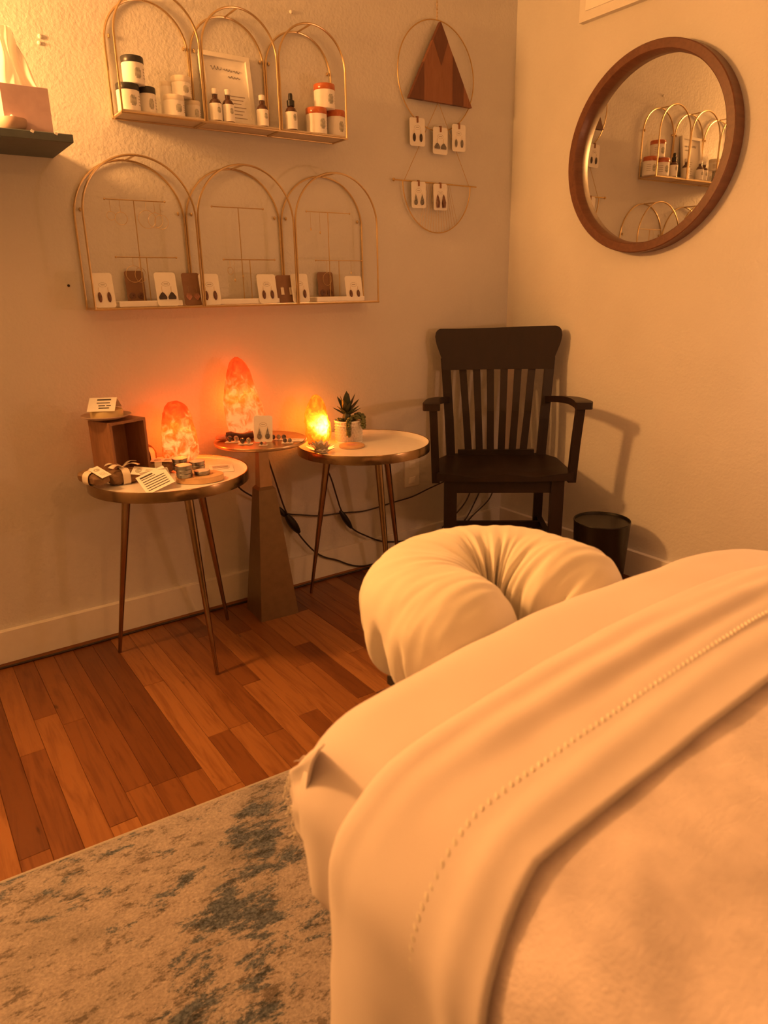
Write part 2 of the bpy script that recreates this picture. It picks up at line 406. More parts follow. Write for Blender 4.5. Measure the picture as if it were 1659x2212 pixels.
# ------------------------------------------------------------------ massage table and its linen
XC, HW, YH, YF, ZT = -1.598, .447, -1.786, -3.6, .694
RC, RE = .085, .058
def wrap(a, b, off=0.0, tuck=None):
    """cloth coordinate (a across from the centre line, b along y) laid over the padded table top"""
    qa = min(max(a, -(HW-RC)), HW-RC); qb = min(max(b, YF+RC), YH-RC)
    va, vb = a-qa, b-qb; t = math.hypot(va, vb)
    crown = .060*(1-(min(abs(a), HW)/HW)**2.8)
    if t < 1e-9: return (XC+a, b, ZT+crown+off)
    da, db = va/t, vb/t; f0 = RC-RE; R = RE+off
    if t <= f0: rad, drop = t, 0
    elif t <= f0+R*PI/2: th = (t-f0)/R; rad = f0+R*math.sin(th); drop = R*(1-math.cos(th))
    else:
        rest = t-f0-R*PI/2; rad = f0+R; drop = R+rest
        if tuck is not None and rest > tuck:
            e = rest-tuck; drop = R+tuck+e*.35; rad = f0+R-e*.9
    return (XC+qa+da*rad, qb+db*rad, ZT+crown+off-drop)
def nz(x, y, z=0): return noise.noise(Vector((x, y, z)))

t = thing('massage_table', 'padded massage table on legs beneath the cream sheets and blanket', 'massage table', (XC, (YH+YF)/2, 0))
L_, W_ = YH-YF, 2*HW
MB().box((0, 0, .615), (W_-.09, L_-.09, .12), ch=.02).build('padded_top', 'foam_vinyl', t)
MB().box((0, 0, .53), (W_-.12, L_-.14, .05)).build('frame', 'chair_wood', t, smooth=False)
for sx in (-1, 1):
    for sy in (-1, 1): MB().box((sx*(HW-.09), sy*(L_/2-.22), .259), (.05, .06, .492)).build('leg', 'chair_wood', t, smooth=False)

# fitted sheet
def arr(lo, hi, fine, coarse_lo=None):
    return list(np.linspace(lo, hi, fine))
aa = arr(-HW-.20, HW+.20, 130); bb = list(np.linspace(YH+.205, YH-.42, 90))+list(np.linspace(YH-.45, YF-.19, 30))
def fsheet(i, j):
    a, b = aa[i], bb[j]
    a2, b2 = a, b
    wv = .0035*nz(a*5+3, b*9)+.0025*nz(a*14, b*14, 4)
    side = max(0, abs(a)-HW+.03)+max(0, b-YH+.03)
    wv += .006*min(1, side*8)*nz(a*10+b*10, (a-b)*6, 2)
    # the near left corner is pulled out into a pointed ear
    ca, cb = a+HW+.02, b-YH-.02; e = math.exp(-(ca*ca+cb*cb)/.010)
    p = wrap(a, b, .004+wv, tuck=.085)
    return (p[0]-.016*e, p[1]+.010*e, p[2]+.006*e)
fs = MB().grid(fsheet, len(aa), len(bb)).build('fitted_sheet', 'sheet_cotton', angle=180)
tag(fs, 'cream fitted sheet stretched over the head end of the massage table, frayed at its corner', 'sheet')
sm = fs.modifiers.new('s', 'SOLIDIFY'); sm.thickness = .0015
# frayed corner seam: ragged strip and loose threads
random.seed(5)
N = 40
fin = smooth_path([WB(x, y, 2.044) for x, y in [(700, 1606), (676, 1648), (666, 1700), (665, 1760), (672, 1815), (690, 1855)]], 8)
fout = smooth_path([WB(x, y, 2.026) for x, y in [(688, 1613), (630, 1661), (627, 1700), (631, 1745), (638, 1790), (676, 1850)]], 8)
def frf(i, j):
    p = fin[j].lerp(fout[j], i/7); u = i/7
    p = p+Vector((-.004*math.sin(u*PI)*math.sin(j*.35), .002*math.sin(j*.8)*u, .0015*nz(j*.9, 3)*u))
    return p
MB().grid(frf, 8, len(fin)).build('frayed_seam', 'sheet_cotton', fs, angle=180).modifiers.new('s', 'SOLIDIFY').thickness = .0012
N = len(fin)
th = MB()
for k in range(22):
    tt = random.uniform(0, 1); b = Vector(frf(7, int(tt*(N-1))))
    pts = [b]
    for q in range(4): pts.append(pts[-1]+Vector((random.uniform(-.004, .002), random.uniform(-.004, .004), random.uniform(-.007, .001))))
    th.tube(smooth_path(pts, 3), .0004, 4)
tag(th.build('loose_threads', 'cloth_thread', fs), kind='stuff')
MB().tube([p+Vector((-.0012, 0, 0)) for p in fin[3:]], .0014, 6).build('corner_seam', 'sheet_cotton', fs)

# blanket: thick fleece from under the cuff to the foot
YE = -2.074   # hem edge of the turned-back sheet
bpath = [(-2.00, .008), (-1.990, .011), (-1.995, .014), (-2.01, .0160)]+[(y, .0165) for y in np.linspace(-2.03, -2.5, 40)]+[(y, .0165) for y in np.linspace(-2.54, YF-.28, 26)]
ba = list(np.linspace(-HW-.44, HW+.40, 120))
def blank(i, j):
    b, o = bpath[j]; a = ba[i]
    side = max(0, abs(a)-HW)
    o2 = o+.004*nz(a*7, b*7, 9)+.0022*nz(a*19, b*19, 3)+min(1, side*5)*.003*math.sin(b*21+2*nz(a*2, b*2))
    return wrap(a, b, max(o2, .006))
bl = MB().grid(blank, len(ba), len(bpath)).build('fleece_blanket', 'fleece', angle=180)
tag(bl, 'fuzzy pinkish beige fleece blanket spread over the massage table', 'blanket')
bl.modifiers.new('s', 'SOLIDIFY').thickness = .004

# top sheet turned back over the blanket
def cuffw(a, b):
    """soft folds lying across the cuff"""
    u = (a+HW)/(2*HW); s = 0
    for (pos, slope, wd, am, a0, a1) in [(-1.940, -.03, .016, .006, -.1, .75), (-1.972, -.050, .015, .010, .1, 1.4), (-2.002, .012, .012, .005, .3, 1.5), (-2.036, .010, .012, .004, -.6, .6), (-1.945, .10, .014, -.006, .5, 1.4), (-2.045, -.01, .010, .004, .5, 1.3)]:
        c = pos+slope*(u-.4)+.004*math.sin(u*5+pos*90)
        env = 1/(1+math.exp(-(u-a0)*14))/(1+math.exp((u-a1)*14))
        s += am*env*math.exp(-((b-c)/wd)**2)
    return s
tp = [(YE+.004, .0225), (YE, .0250)]+[(y, .0235) for y in np.linspace(YE+.006, -1.935, 34)]+[(-1.927, .0228), (-1.919, .0205), (-1.9145, .0175), (-1.913, .014), (-1.915, .0105), (-1.920, .0082), (-1.93, .0072), (-1.96, .0065), (-2.02, .006), (-2.2, .006)]
ta = list(np.linspace(-HW-.47, HW+.36, 150))
def sideshift(a, b):
    sd = max(0, -a-HW+.05)
    if sd <= 0: return 0
    k = min(1, max(0, (b-YE)/.16)); return lerp(-.30*min(sd, .25), .10*min(sd, .4), k)
def tsheet(i, j):
    b, o = tp[j]; a = ta[i]
    fo = max(0, min(1, (o-.0065)/.016))
    side = max(0, abs(a)-HW+.02)
    b2 = b+.006*nz(a*4, 1.5)+sideshift(a, b)+.004*math.sin(a*9)*fo
    o2 = o+cuffw(a, b)*fo+.0015*nz(a*20, b*20)+fo*min(1, side*6)*.006*math.sin((b+a*.12)*46+1)
    return wrap(a, b2, o2)
ts = MB().grid(tsheet, len(ta), len(tp)).build('top_sheet', 'sheet_cotton', angle=180)
tag(ts, 'cream top sheet turned back in a cuff over the fleece blanket', 'sheet')
sm = ts.modifiers.new('s', 'SOLIDIFY'); sm.thickness = .0022; sm.offset = 1
st = MB()
for k in range(170):
    a = lerp(-HW-.30, HW+.05, k/169); side = max(0, abs(a)-HW+.02)
    b = -2.012+.006*nz(a*4, 1.5)+sideshift(a, -2.012)+.004*math.sin(a*9)
    o_ = .0235+cuffw(a, b)+.0015*nz(a*20, b*20)+min(1, side*6)*.006*math.sin((b+a*.12)*46+1)+.0022
    p = Vector(wrap(a, b-.0022, o_)); q = Vector(wrap(a+.0035, b+.0022, o_+.0004)); st.tube([p, p.lerp(q, .5), q], [.0007, .0017, .0007], 6)
tag(st.build('hem_stitching', 'cloth_thread', ts), kind='stuff')

# face cradle cushion: a horseshoe with a gathered cotton cover
random.seed(3)
CX, CY0, RP, RT = -1.675, -1.695, .101, .086
cre = [(random.uniform(0, 1), random.uniform(.006, .016), random.uniform(.4, 1.0)) for _ in range(46)]
cre2 = [(random.uniform(.40, .98), random.uniform(.006, .015), random.uniform(.4, 1.0)) for _ in range(30)]
NP, NT = 220, 72
La = .115; Ltot = 2*La+PI*RP
def upath(s):
    d = s*Ltot
    if d < La: return Vector((CX-RP, CY0-La+d, 0)), Vector((0, 1, 0))
    if d < La+PI*RP:
        th = (d-La)/RP; return Vector((CX-RP*math.cos(th), CY0+RP*math.sin(th), 0)), Vector((math.sin(th), math.cos(th), 0))
    return Vector((CX+RP, CY0-(d-La-PI*RP), 0)), Vector((0, -1, 0))
def cradle(i, j):
    s = j/(NP-1); P, T = upath(s); out = Vector((-T.y, T.x, 0))
    q = 2*PI*i/NT; c, sn = math.cos(q), math.sin(q)
    e = min(1, s/.17, (1-s)/.17); rt = RT*max(.06, 1-(1-e)**2.2)**.5
    rx = rt*1.0; rz = rt*(.93 if sn > 0 else 1.05)
    px = rx*math.copysign(abs(c)**.9, c); pz = rz*math.copysign(abs(sn)**.85, sn)
    low = max(0, -sn+.25); inn = max(0, -c)
    d = 0
    for (p, wd, am) in cre: d -= .0150*am*math.exp(-((s-p)/wd)**2)*min(1, low)*(.4+max(0, c))
    for (p, wd, am) in cre2: d -= .0095*am*math.exp(-((s-p-.02*sn)/wd)**2)*inn*(1 if sn > -.3 else .3)
    d += .004*nz(P.x*14+c, P.y*14+sn, 2)+.0025*nz(s*40, q*1.5)
    d -= .012*max(0, -sn-.75)*4*max(0, math.sin(s*150))**2*.5
    rr = math.hypot(px, pz); k = (rr+d)/max(rr, 1e-5)
    return (P.x+out.x*px*k, P.y+out.y*px*k, .698+pz*k)
fc = MB().grid(cradle, NT, NP, closed_u=True)
fc.f.append(tuple(range(NT))[::-1]); fc.f.append(tuple((NP-1)*NT+k for k in range(NT)))
co = fc.build('face_cradle', None, angle=180); co.data.materials.append(MAT['cradle_cotton'])
tag(co, 'horseshoe face cradle cushion in a gathered cream cotton cover', 'cushion')
fm = MB(); 
fm.box((CX, -1.72, .597), (.26, .2, .012)); fm.tube([(CX-.1, -1.72, .590), (CX-.1, -1.92, .56)], .01, 8); fm.tube([(CX+.1, -1.72, .590), (CX+.1, -1.92, .56)], .01, 8)
fm.build('cradle_bracket', 'dark_metal', t, loc=(-XC, -(YH+YF)/2, 0))

# ------------------------------------------------------------------ rug
rug = thing('area_rug', 'beige and slate distressed area rug under the massage table', 'rug', (-1.95, -1.0, 0), math.radians(-3.2))
def rugf(i, j): return (-1.6+3.0*i/59, -.003-2.9*j/57, .012)
g = MB().grid(rugf, 60, 58).build('pile', 'rug_pile', rug, smooth=False); tag(g, kind='stuff')
bm_ = MB(); bm_.box((-.1, -1.4535, .0053), (3.0, 2.901, .0106)); bm_.build('backing', 'pile_edge', rug, smooth=False)
eb = MB(); eb.tube([(-1.6+3.0*k/60, 0, .0068) for k in range(61)], .006, 8).build('bound_edge', 'pile_edge', rug)

# ------------------------------------------------------------------ tray tables
def tray_table(label, cx, cy, ang):
    t = thing('tray_table', label, 'side table', (cx, cy, 0), 0, 'round tray tables on three legs')
    R, Z = .238, .60
    m = MB(); m.lathe([(R-.004, Z-.030), (R, Z-.031), (R, Z-.002), (R-.001, Z), (R-.003, Z), (R-.004, Z-.002), (R-.0045, Z-.02), (R-.006, Z-.030)], n=72, cap=False); m.build('rim', 'brass', t)
    m = MB(); m.lathe([(R-.006, Z-.0335), (R-.006, Z-.0305), (0, Z-.0305)][::-1] if False else [(0, Z-.030), (R-.006, Z-.030)], n=72, cap=False); m.build('underside', 'brass', t)
    m = MB(); m.lathe([(R-.0042, Z-.001), (R-.006, Z-.008), (R-.012, Z-.0145), (R-.02, Z-.016), (0, Z-.016)], n=72, cap=False); m.build('tray', 'enamel', t)
    for j in range(3):
        a = ang+j*2*PI/3
        m = MB(); p0 = Vector((.13*math.cos(a), .13*math.sin(a), Z-.033)); p1 = Vector((.221*math.cos(a), .221*math.sin(a), .0005))
        m.tube([p0, p0.lerp(p1, .03), p1], [.0135, .0135, .0055], 16); lg = m.build('leg', 'brass', t)
        MB().lathe([(.03, Z-.040), (.03, Z-.030)], c=(p0.x, p0.y, 0), n=20).build('mount', 'brass', lg)
    return t
TL = (-1.6445, -.241); TR = (-.936, -.247)
tray_table('round brass-rimmed tray table holding wrapped soaps and a wooden crate', *TL, 2.6577)
tray_table('round brass-rimmed white tray table holding the potted succulents', *TR, 2.42)
ZS = .5842
# pedestal table
TM = (-1.293, -.152); MZ = .640
t = thing('pedestal_table', 'small round gold table on a flared square pedestal between the tray tables', 'side table', (*TM, 0), math.radians(-4))
def frus(m, h0, z0, h1, z1):
    vs = [(sx*h0, sy*h0, z0) for sx, sy in ((-1, -1), (1, -1), (1, 1), (-1, 1))]+[(sx*h1, sy*h1, z1) for sx, sy in ((-1, -1), (1, -1), (1, 1), (-1, 1))]
    return m.add(vs, [(3, 2, 1, 0), (4, 5, 6, 7)]+[(k, (k+1) % 4, 4+(k+1) % 4, 4+k) for k in range(4)])
m = MB(); frus(m, .072, 0, .031, .468); frus(m, .031, .468, .023, .478); m.build('base', 'pedestal_metal', t, smooth=False)
m = MB(); frus(m, .0225, .478, .015, .628); m.build('neck', 'copper_gold', t, smooth=False)
MB().lathe([(0, MZ-.0125), (.150, MZ-.0125), (.1565, MZ-.009), (.1575, MZ-.003), (.156, MZ), (.1545, MZ-.0005), (.153, MZ-.0015), (0, MZ-.0015)], n=72, cap=False).build('top', 'copper_gold', t)
MS = MZ-.0012

# ------------------------------------------------------------------ salt lamps
def salt_lamp(label, mat, cx, cy, z, h, rx, ry, seed, prof, base_h=.012, rz=0, lean=0, power=4.0, tint=(1, .5, .16)):
    t = thing('salt_lamp', label, 'lamp', (cx, cy, z), rz, 'salt crystal lamps')
    n, m_ = 40, 30
    def fn(i, j):
        v = j/(m_-1); a = 2*PI*i/n
        k = np.interp(v, [p[0] for p in prof], [p[1] for p in prof])
        d = Vector((math.cos(a), math.sin(a), 0))
        s = 1+.13*noise.noise(Vector((d.x*1.3+seed, d.y*1.3, v*3)))+.06*noise.noise(Vector((d.x*4+seed, d.y*4, v*9)))+.05*noise.cell(Vector((d.x*1.6+seed*3, d.y*1.6, v*2.5)))-.02
        return (d.x*rx*k*s+lean*v*h, d.y*ry*k*s, base_h+v*h+(.006*noise.noise(Vector((d.x*2, d.y*2, seed))) if .1 < v < .98 else 0))
    b = MB().grid(fn, n, m_, closed_u=True); b.f.append(tuple(range(n))[::-1]); b.f.append(tuple((m_-1)*n+q for q in range(n)))
    b.build('crystal', mat, t, angle=35)
    l = bpy.data.lights.new('salt_bulb', 'POINT'); l.energy = power; l.color = tint; l.shadow_soft_size = .015
    lo = bpy.data.objects.new('salt_bulb', l); C.objects.link(lo); lo.parent = t; lo.location = (lean*.3*h, 0, base_h+h*.42)
    MB().lathe([(rx*prof[0][1]*.92, 0), (rx*prof[0][1]*.98, .004), (rx*prof[0][1]*.98, base_h-.003), (rx*prof[0][1]*.9, base_h)], n=32, sy=ry/rx).build('base', 'crate_wood', t)
    return t
salt_lamp('glowing orange salt lamp with a dark capped top on the soap table', 'salt_left', -1.556, -.098, ZS, .195, .060, .052, 1.3,
          [(0, .72), (.05, .9), (.15, 1.0), (.35, .98), (.6, .86), (.78, .74), (.9, .6), (.97, .38), (1, .12)])
salt_lamp('tallest salt lamp, pinkish orange, at the back of the gold pedestal table', 'salt_tall', -1.310, -.074, MS, .262, .069, .046, 4.1,
          [(0, .82), (.06, .97), (.2, 1.05), (.4, .98), (.6, .80), (.8, .60), (.92, .42), (.98, .24), (1, .08)], lean=-.06)
salt_lamp('small yellow salt lamp with a bright centre beside the white plant pot', 'salt_right', -1.043, -.103, ZS, .172, .046, .044, 7.7,
          [(0, .80), (.06, .96), (.18, 1.03), (.4, 1.0), (.62, .86), (.8, .66), (.92, .42), (.98, .2), (1, .06)], base_h=.008, power=3.2, tint=(1, .6, .2))

# ------------------------------------------------------------------ potted succulents, coaster, lotus
px_, py_ = -.934, -.146
t = thing('potted_succulents', 'white textured pot of spiky and trailing succulents on the tray table', 'potted plant', (px_, py_, ZS))
PR, PH = .0535, .082
def potf(i, j):
    v = j/59; a = 2*PI*i/260; z = v*PH
    row = z/.0205; u = a/(2*PI)*26; k = 0
    for rr in range(-1, 5):
        for sh in (0, .5):
            cy = rr+sh*2*.5+.0; cu = .5 if sh else 0
            du = ((u-cu+.5) % 1)-.5; dv = (row-(rr+sh))*.62
            e = 1-(du/.26)**2-(dv/.5)**2
            if e > 0: k = max(k, min(1, e*2))
    k *= 1 if .06 < v < .94 else 0
    r = PR*(.93+.07*min(1, v*4))-.008*k
    return (r*math.cos(a), r*math.sin(a), z)
m = MB().grid(potf, 260, 60, closed_u=True); m.lathe([(0, 0), (PR*.93, 0)], n=40, cap=False)
m.lathe([(PR, PH), (PR-.003, PH+.0005), (PR-.005, PH-.001), (PR-.005, PH-.02)], n=60, cap=False)
m.build('pot', 'white_plastic', t, angle=60)
MB().lathe([(0, PH-.010), (PR-.005, PH-.012)], n=40, cap=False).build('soil', 'soil', t)
random.seed(8)
def leaf(L, w, th=.003, n=8):
    m = MB(); vs = []; fs = []
    for k in range(n):
        v = k/(n-1); ww = w*(math.sin(PI*min(1, .18+.82*v))**.8)*(1 if v < .5 else 1); ww = max(ww, .0004)
        zc = .10*L*v*v
        vs += [(-ww/2, v*L, zc+.15*ww), (0, v*L, zc-th*(1-v)), (ww/2, v*L, zc+.15*ww), (0, v*L, zc+th*.4*(1-v))]
    for k in range(n-1):
        for q in range(4): r = (q+1) % 4; fs.append((k*4+q, k*4+r, k*4+4+r, k*4+4+q))
    return m.add(vs, fs)
lm = leaf(.075, .027).build('leaf_proto', 'leaf_dark'); lmesh = lm.data; bpy.data.objects.remove(lm)
cxp = Vector((-.014, -.012, PH-.008))
dv = Vector((CR[0], CR[1], 0)).normalized()
MB().lathe([(.012, 0), (.018, .012), (.014, .03), (.006, .045)], c=cxp, n=16).build('rosette_core', 'leaf_dark', t)
for k, (az, el, sc) in enumerate([(.2, 60, 1.1), (2.6, 52, 1.0), (3.4, 66, 1.0), (.5, 40, 1.0), (5.6, 28, 1.0), (2.9, 22, .8), (1.5, 58, 1.0), (4.4, 55, .9), (4.9, 75, 1.15), (1.0, 72, 1.0), (3.9, 35, .8), (5.2, 48, .85), (.0, 22, .8), (2.1, 34, .8)]):
    o = bpy.data.objects.new('spiky_leaf', lmesh); C.objects.link(o); o.parent = t
    o.location = cxp+Vector((0, 0, .022+.010*math.sin(math.radians(el)))); o.rotation_euler = (math.radians(el), 0, az-.607-PI/2); o.scale = (sc, sc, sc)
def strand(pts, n, r, name='trailing_stem'):
    pts = smooth_path(pts, 6); m = MB(); m.tube(pts, .0011, 5)
    for k in range(n):
        p = pts[min(len(pts)-1, int(k/n*len(pts)))]
        a = random.uniform(0, 2*PI); q = p+Vector((math.cos(a)*r*.8, math.sin(a)*r*.8, random.uniform(-.002, .004)))
        m.ball(q, (r*random.uniform(.7, 1.05), r*random.uniform(.6, 1), r*random.uniform(.5, .9)), 7, 5)
    return m.build(name, 'leaf_green', t)
S = lambda x, d, z: Vector((dv.x*x-dv.y*0, dv.y*x, 0))+Vector((-math.sin(.607)*d, -math.cos(.607)*d, z))
strand([S(.016, .02, PH), S(.006, .048, PH+.010), S(.002, .062, PH-.012), S(.001, .061, PH-.030), S(.000, .0605, PH-.052)], 36, .0070)
strand([S(.02, .0, PH), S(.045, .02, PH+.012), S(.055, .034, PH-.004), S(.053, .036, PH-.026)], 30, .0070)
strand([S(.01, .01, PH-.005), S(.03, .012, PH+.020), S(.05, .005, PH+.013), S(.058, .004, PH-.004)], 40, .0072)
strand([S(.01, .015, PH-.005), S(.022, .028, PH+.016), S(.036, .034, PH+.010)], 26, .0072)
strand([S(-.02, .02, PH-.010), S(-.03, .03, PH+.006), S(-.034, .03, PH-.002)], 14, .006)

p = WZ(760, 965, ZS)
t = thing('agate_coaster', 'round tan slice coaster with a darker centre in front of the white plant pot', 'coaster', (p.x, p.y, ZS))
MB().lathe([(.044, 0), (.0465, .002), (.046, .007), (.043, .0085), (0, .0085)], n=36).build('slice', 'slab_wood', t)
MB().lathe([(.021, .0086), (.020, .0090), (0, .0090)], n=30, cap=False).build('core', 'stone_pink', t)
p = WZ(694, 970, ZS+.012)
t = thing('lotus_holder', 'small silvery lotus shaped candle holder by the yellow salt lamp', 'candle holder', (p.x, p.y, ZS)); t.scale = (1.5, 1.5, 1.4)
MB().lathe([(.012, 0), (.018, .003), (.014, .012), (.0, .010)], n=20).build('cup', 'lotus_metal', t)
pt_ = MB()
for ring, (n, r, el, L) in enumerate([(8, .014, 20, .024), (8, .010, 42, .024), (6, .007, 62, .022)]):
    for k in range(n):
        a = 2*PI*(k+.5*(ring % 2))/n
        mm = leaf(L, .015, .002, 6); R = Matrix.Translation((r*math.cos(a), r*math.sin(a), .004+ring*.002)) @ Matrix.Rotation(a-PI/2, 4, 'Z') @ Matrix.Rotation(math.radians(el), 4, 'X')
        mm.v = [tuple(R @ Vector(v)) for v in mm.v]; mm.build('petal', 'lotus_metal', t)

# ------------------------------------------------------------------ wooden crate, soap dish, soaps, tins on the left tray
fwd2 = Vector((math.sin(YAW), math.cos(YAW), 0)); rgt2 = Vector((math.cos(YAW), -math.sin(YAW), 0))
CT = .765
e0 = Vector((-1.800, -.230, CT))     # top of the near vertical edge
t = thing('wooden_crate', 'small reddish wooden crate standing open to the right on the soap table', 'crate', (e0.x, e0.y, ZS+.0004), 0)
ul = -.085*rgt2+.060*fwd2; ur = .072*rgt2+.102*fwd2
Hc = CT-ZS-.0004; th_ = .008
def slabq(m, o, a, b, c):
    o, a, b, c = map(Vector, (o, a, b, c)); vs = [o, o+a, o+a+b, o+b, o+c, o+a+c, o+a+b+c, o+b+c]
    return m.add(vs, [(3, 2, 1, 0), (4, 5, 6, 7)]+[(k, (k+1) % 4, 4+(k+1) % 4, 4+k) for k in range(4)])
zv = Vector((0, 0, 1)); un, vn = ul.normalized(), ur.normalized()
# open face spans ur, side face spans ul; floor, roof, two sides, back
slabq(MB(), (0, 0, 0), ul, vn*th_, zv*Hc).build('side_board', 'crate_wood', t, smooth=False)
slabq(MB(), ur-vn*th_, ul, vn*th_, zv*Hc).build('side_board', 'crate_wood', t, smooth=False)
slabq(MB(), vn*th_, ul, ur-2*vn*th_, zv*th_).build('bottom_board', 'crate_wood', t, smooth=False)
slabq(MB(), vn*th_+zv*(Hc-th_), ul, ur-2*vn*th_, zv*th_).build('top_board', 'crate_wood', t, smooth=False)
slabq(MB(), vn*th_+ul-un*th_+zv*th_, un*th_, ur-2*vn*th_, zv*(Hc-2*th_)).build('back_board', 'crate_wood', t, smooth=False)
pc = Vector(e0)+ul*.62+ur*.30; pc.z = CT+.0002
t = thing('soap_dish', 'shallow clay dish on top of the wooden crate', 'dish', pc)
MB().lathe([(.028, .0), (.040, .002), (.062, .0095), (.072, .0145), (.071, .0162), (.061, .0120), (.040, .0050), (0, .0045)], n=48, cap=True).build('dish', 'plate_clay', t)
sp = tag(MB().lathe([(.043, 0), (.0465, .003), (.0465, .0205), (.044, .0245), (0, .0245)], n=40).build('round_soap', 'soap', loc=pc+Vector((.002, -.002, .0068))), 'yellow round soap bar in the clay dish', 'soap')
def strips(lines, w, h, m='ink'):
    """print as flat thin strips, local plane: x across, y up"""
    b = MB()
    for (x0, x1, y, th) in lines: b.box(((x0+x1)/2*w, y*h, .0006), ((x1-x0)*w, th*h, .0004))
    return b
tc = thing('tent_card', 'folded white price card standing on the round yellow soap', 'card', pc+Vector((-.002, -.002, .0318)), -.50)
cw, chh = .078, .056
for sgn, nm in ((1, 'front_leaf'), (-1, 'back_leaf')):
    m = MB(); m.box((0, 0, 0), (cw, chh, .0006)); R = Matrix.Translation((0, -sgn*.0222, .0170)) @ Matrix.Rotation(math.radians(37)*sgn, 4, 'X'); m.v = [tuple(R @ Vector(v)) for v in m.v]
    lf = m.build(nm, 'card_paper', tc, smooth=False)
    if sgn == 1:
        b = strips([(-.2, .3, .33, .1), (-.2, .28, .1, .05), (-.12, .12, -.1, .07), (.17, .33, -.1, .07), (-.1, .28, -.27, .07)], cw, chh); b.v = [tuple(R @ Vector(v)) for v in b.v]; b.build('print', 'ink', lf, smooth=False)

def wrapped_soap(label, px, py, z, L, D, Hh, rz, tagdir=None, tilt=0):
    p = WZ(px, py, z); t = thing('wrapped_soap', label, 'soap', (p.x, p.y, z), rz, 'kraft wrapped soaps'); t.rotation_euler = (0, tilt, rz)
    def fn(i, j):
        u = j/17; a = 2*PI*i/28; c, s_ = math.cos(a), math.sin(a)
        pinch = 1-.68*max(0, (abs(u-.5)-.30)/.20)**1.3 if abs(u-.5) > .30 else 1
        flare = 1+.35*max(0, (abs(u-.5)-.46)/.04)
        k = pinch*flare*(1+.14*nz(u*8+px, c*2.2, s_*2.2))
        return ((u-.5)*L, D/2*math.copysign(abs(c)**.6, c)*k, Hh/2+Hh/2*math.copysign(abs(s_)**.7, s_)*k)
    m = MB().grid(fn, 28, 18, closed_u=True); m.f.append(tuple(range(28))[::-1]); m.f.append(tuple(17*28+q for q in range(28)))
    m.build('wrapper', 'kraft', t, angle=14)
    b = MB()
    def rb(i, j):
        a = 2*PI*i/28; c, s_ = math.cos(a), math.sin(a)
        return ((j-.5)*.022, (D/2+.0036)*math.copysign(abs(c)**.6, c), Hh/2+(Hh/2+.0036)*math.copysign(abs(s_)**.7, s_))
    b.grid(rb, 28, 2, closed_u=True).build('paper_band', 'ribbon', t, angle=60)
    return t
random.seed(21)
def bow(t, c, sz):
    for k, a in enumerate((.5, 2.6, 3.7, 5.6)):
        m = MB()
        def bf(i, j): 
            v = j/8; w_ = sz*.16+sz*.22*v
            return (c[0]+math.cos(a)*sz*v+math.sin(a)*w_*(i-.5), c[1]+math.sin(a)*sz*v-math.cos(a)*w_*(i-.5), c[2]+.006+sz*.25*math.sin(v*PI*.8)+.002*i)
        m.grid(bf, 2, 9).build('ribbon_tail', 'ribbon', t).modifiers.new('s', 'SOLIDIFY').thickness = .0008
    MB().ball((c[0], c[1], c[2]+.006), (.005, .005, .004), 8, 6).build('knot', 'ribbon', t)
def gift_tag(t, c, L, W, rz, tx, ty):
    R = Matrix.Translation(c) @ Matrix.Rotation(rz, 4, 'Z') @ Matrix.Rotation(tx, 4, 'X') @ Matrix.Rotation(ty, 4, 'Y')
    m = MB(); m.box((0, 0, 0), (L, W, .0006)); m.v = [tuple(R @ Vector(v)) for v in m.v]; g = m.build('gift_tag', 'card_paper', t, smooth=False)
    b = strips([(.08, .4, .22, .05), (.08, .36, .08, .05), (.08, .4, -.06, .05), (.08, .34, -.2, .05)], L, W); b.lathe([(W*.28, .0004), (W*.28, .0008)], c=(-L*.22, 0, 0), n=14); b.v = [tuple(R @ Vector(v)) for v in b.v]; b.build('print', 'ink_green', g, smooth=False)
s1 = wrapped_soap('kraft wrapped soap with a twisted end overhanging the left rim of the soap table', 203, 1043, .600, .100, .056, .034, -1.05, tilt=.10)
gift_tag(s1, (.034, -.008, .041), .066, .030, -.2, .2, .15)
bow(s1, (.010, 0, .033), .018)
s2 = wrapped_soap('kraft wrapped soap with a large cream bow and a hanging tag, front of the pile', 268, 1042, .5850, .108, .064, .042, .05)
bow(s2, (.0, -.004, .041), .050); gift_tag(s2, (.045, -.048, .036), .066, .034, -.75, .5, .1)
s3 = wrapped_soap('kraft wrapped soap lying half inside the wooden crate', 272, 996, .600, .085, .05, .036, -.35)
gift_tag(s3, (-.01, -.005, .042), .056, .032, -.1, .2, 0)
s4 = wrapped_soap('dark kraft wrapped soap with a cream band standing behind the bow', 318, 1003, .592, .075, .048, .052, .6)
s5 = wrapped_soap('kraft wrapped soap under a loose paper slip between crate and tins', 345, 1020, .5865, .105, .052, .034, -.35)
gift_tag(s5, (.012, .0, .038), .070, .040, -.3, .05, .0)
s6 = wrapped_soap('orange lit kraft wrapped soap at the crate mouth below the salt lamp', 305, 980, .612, .075, .042, .034, -.7)

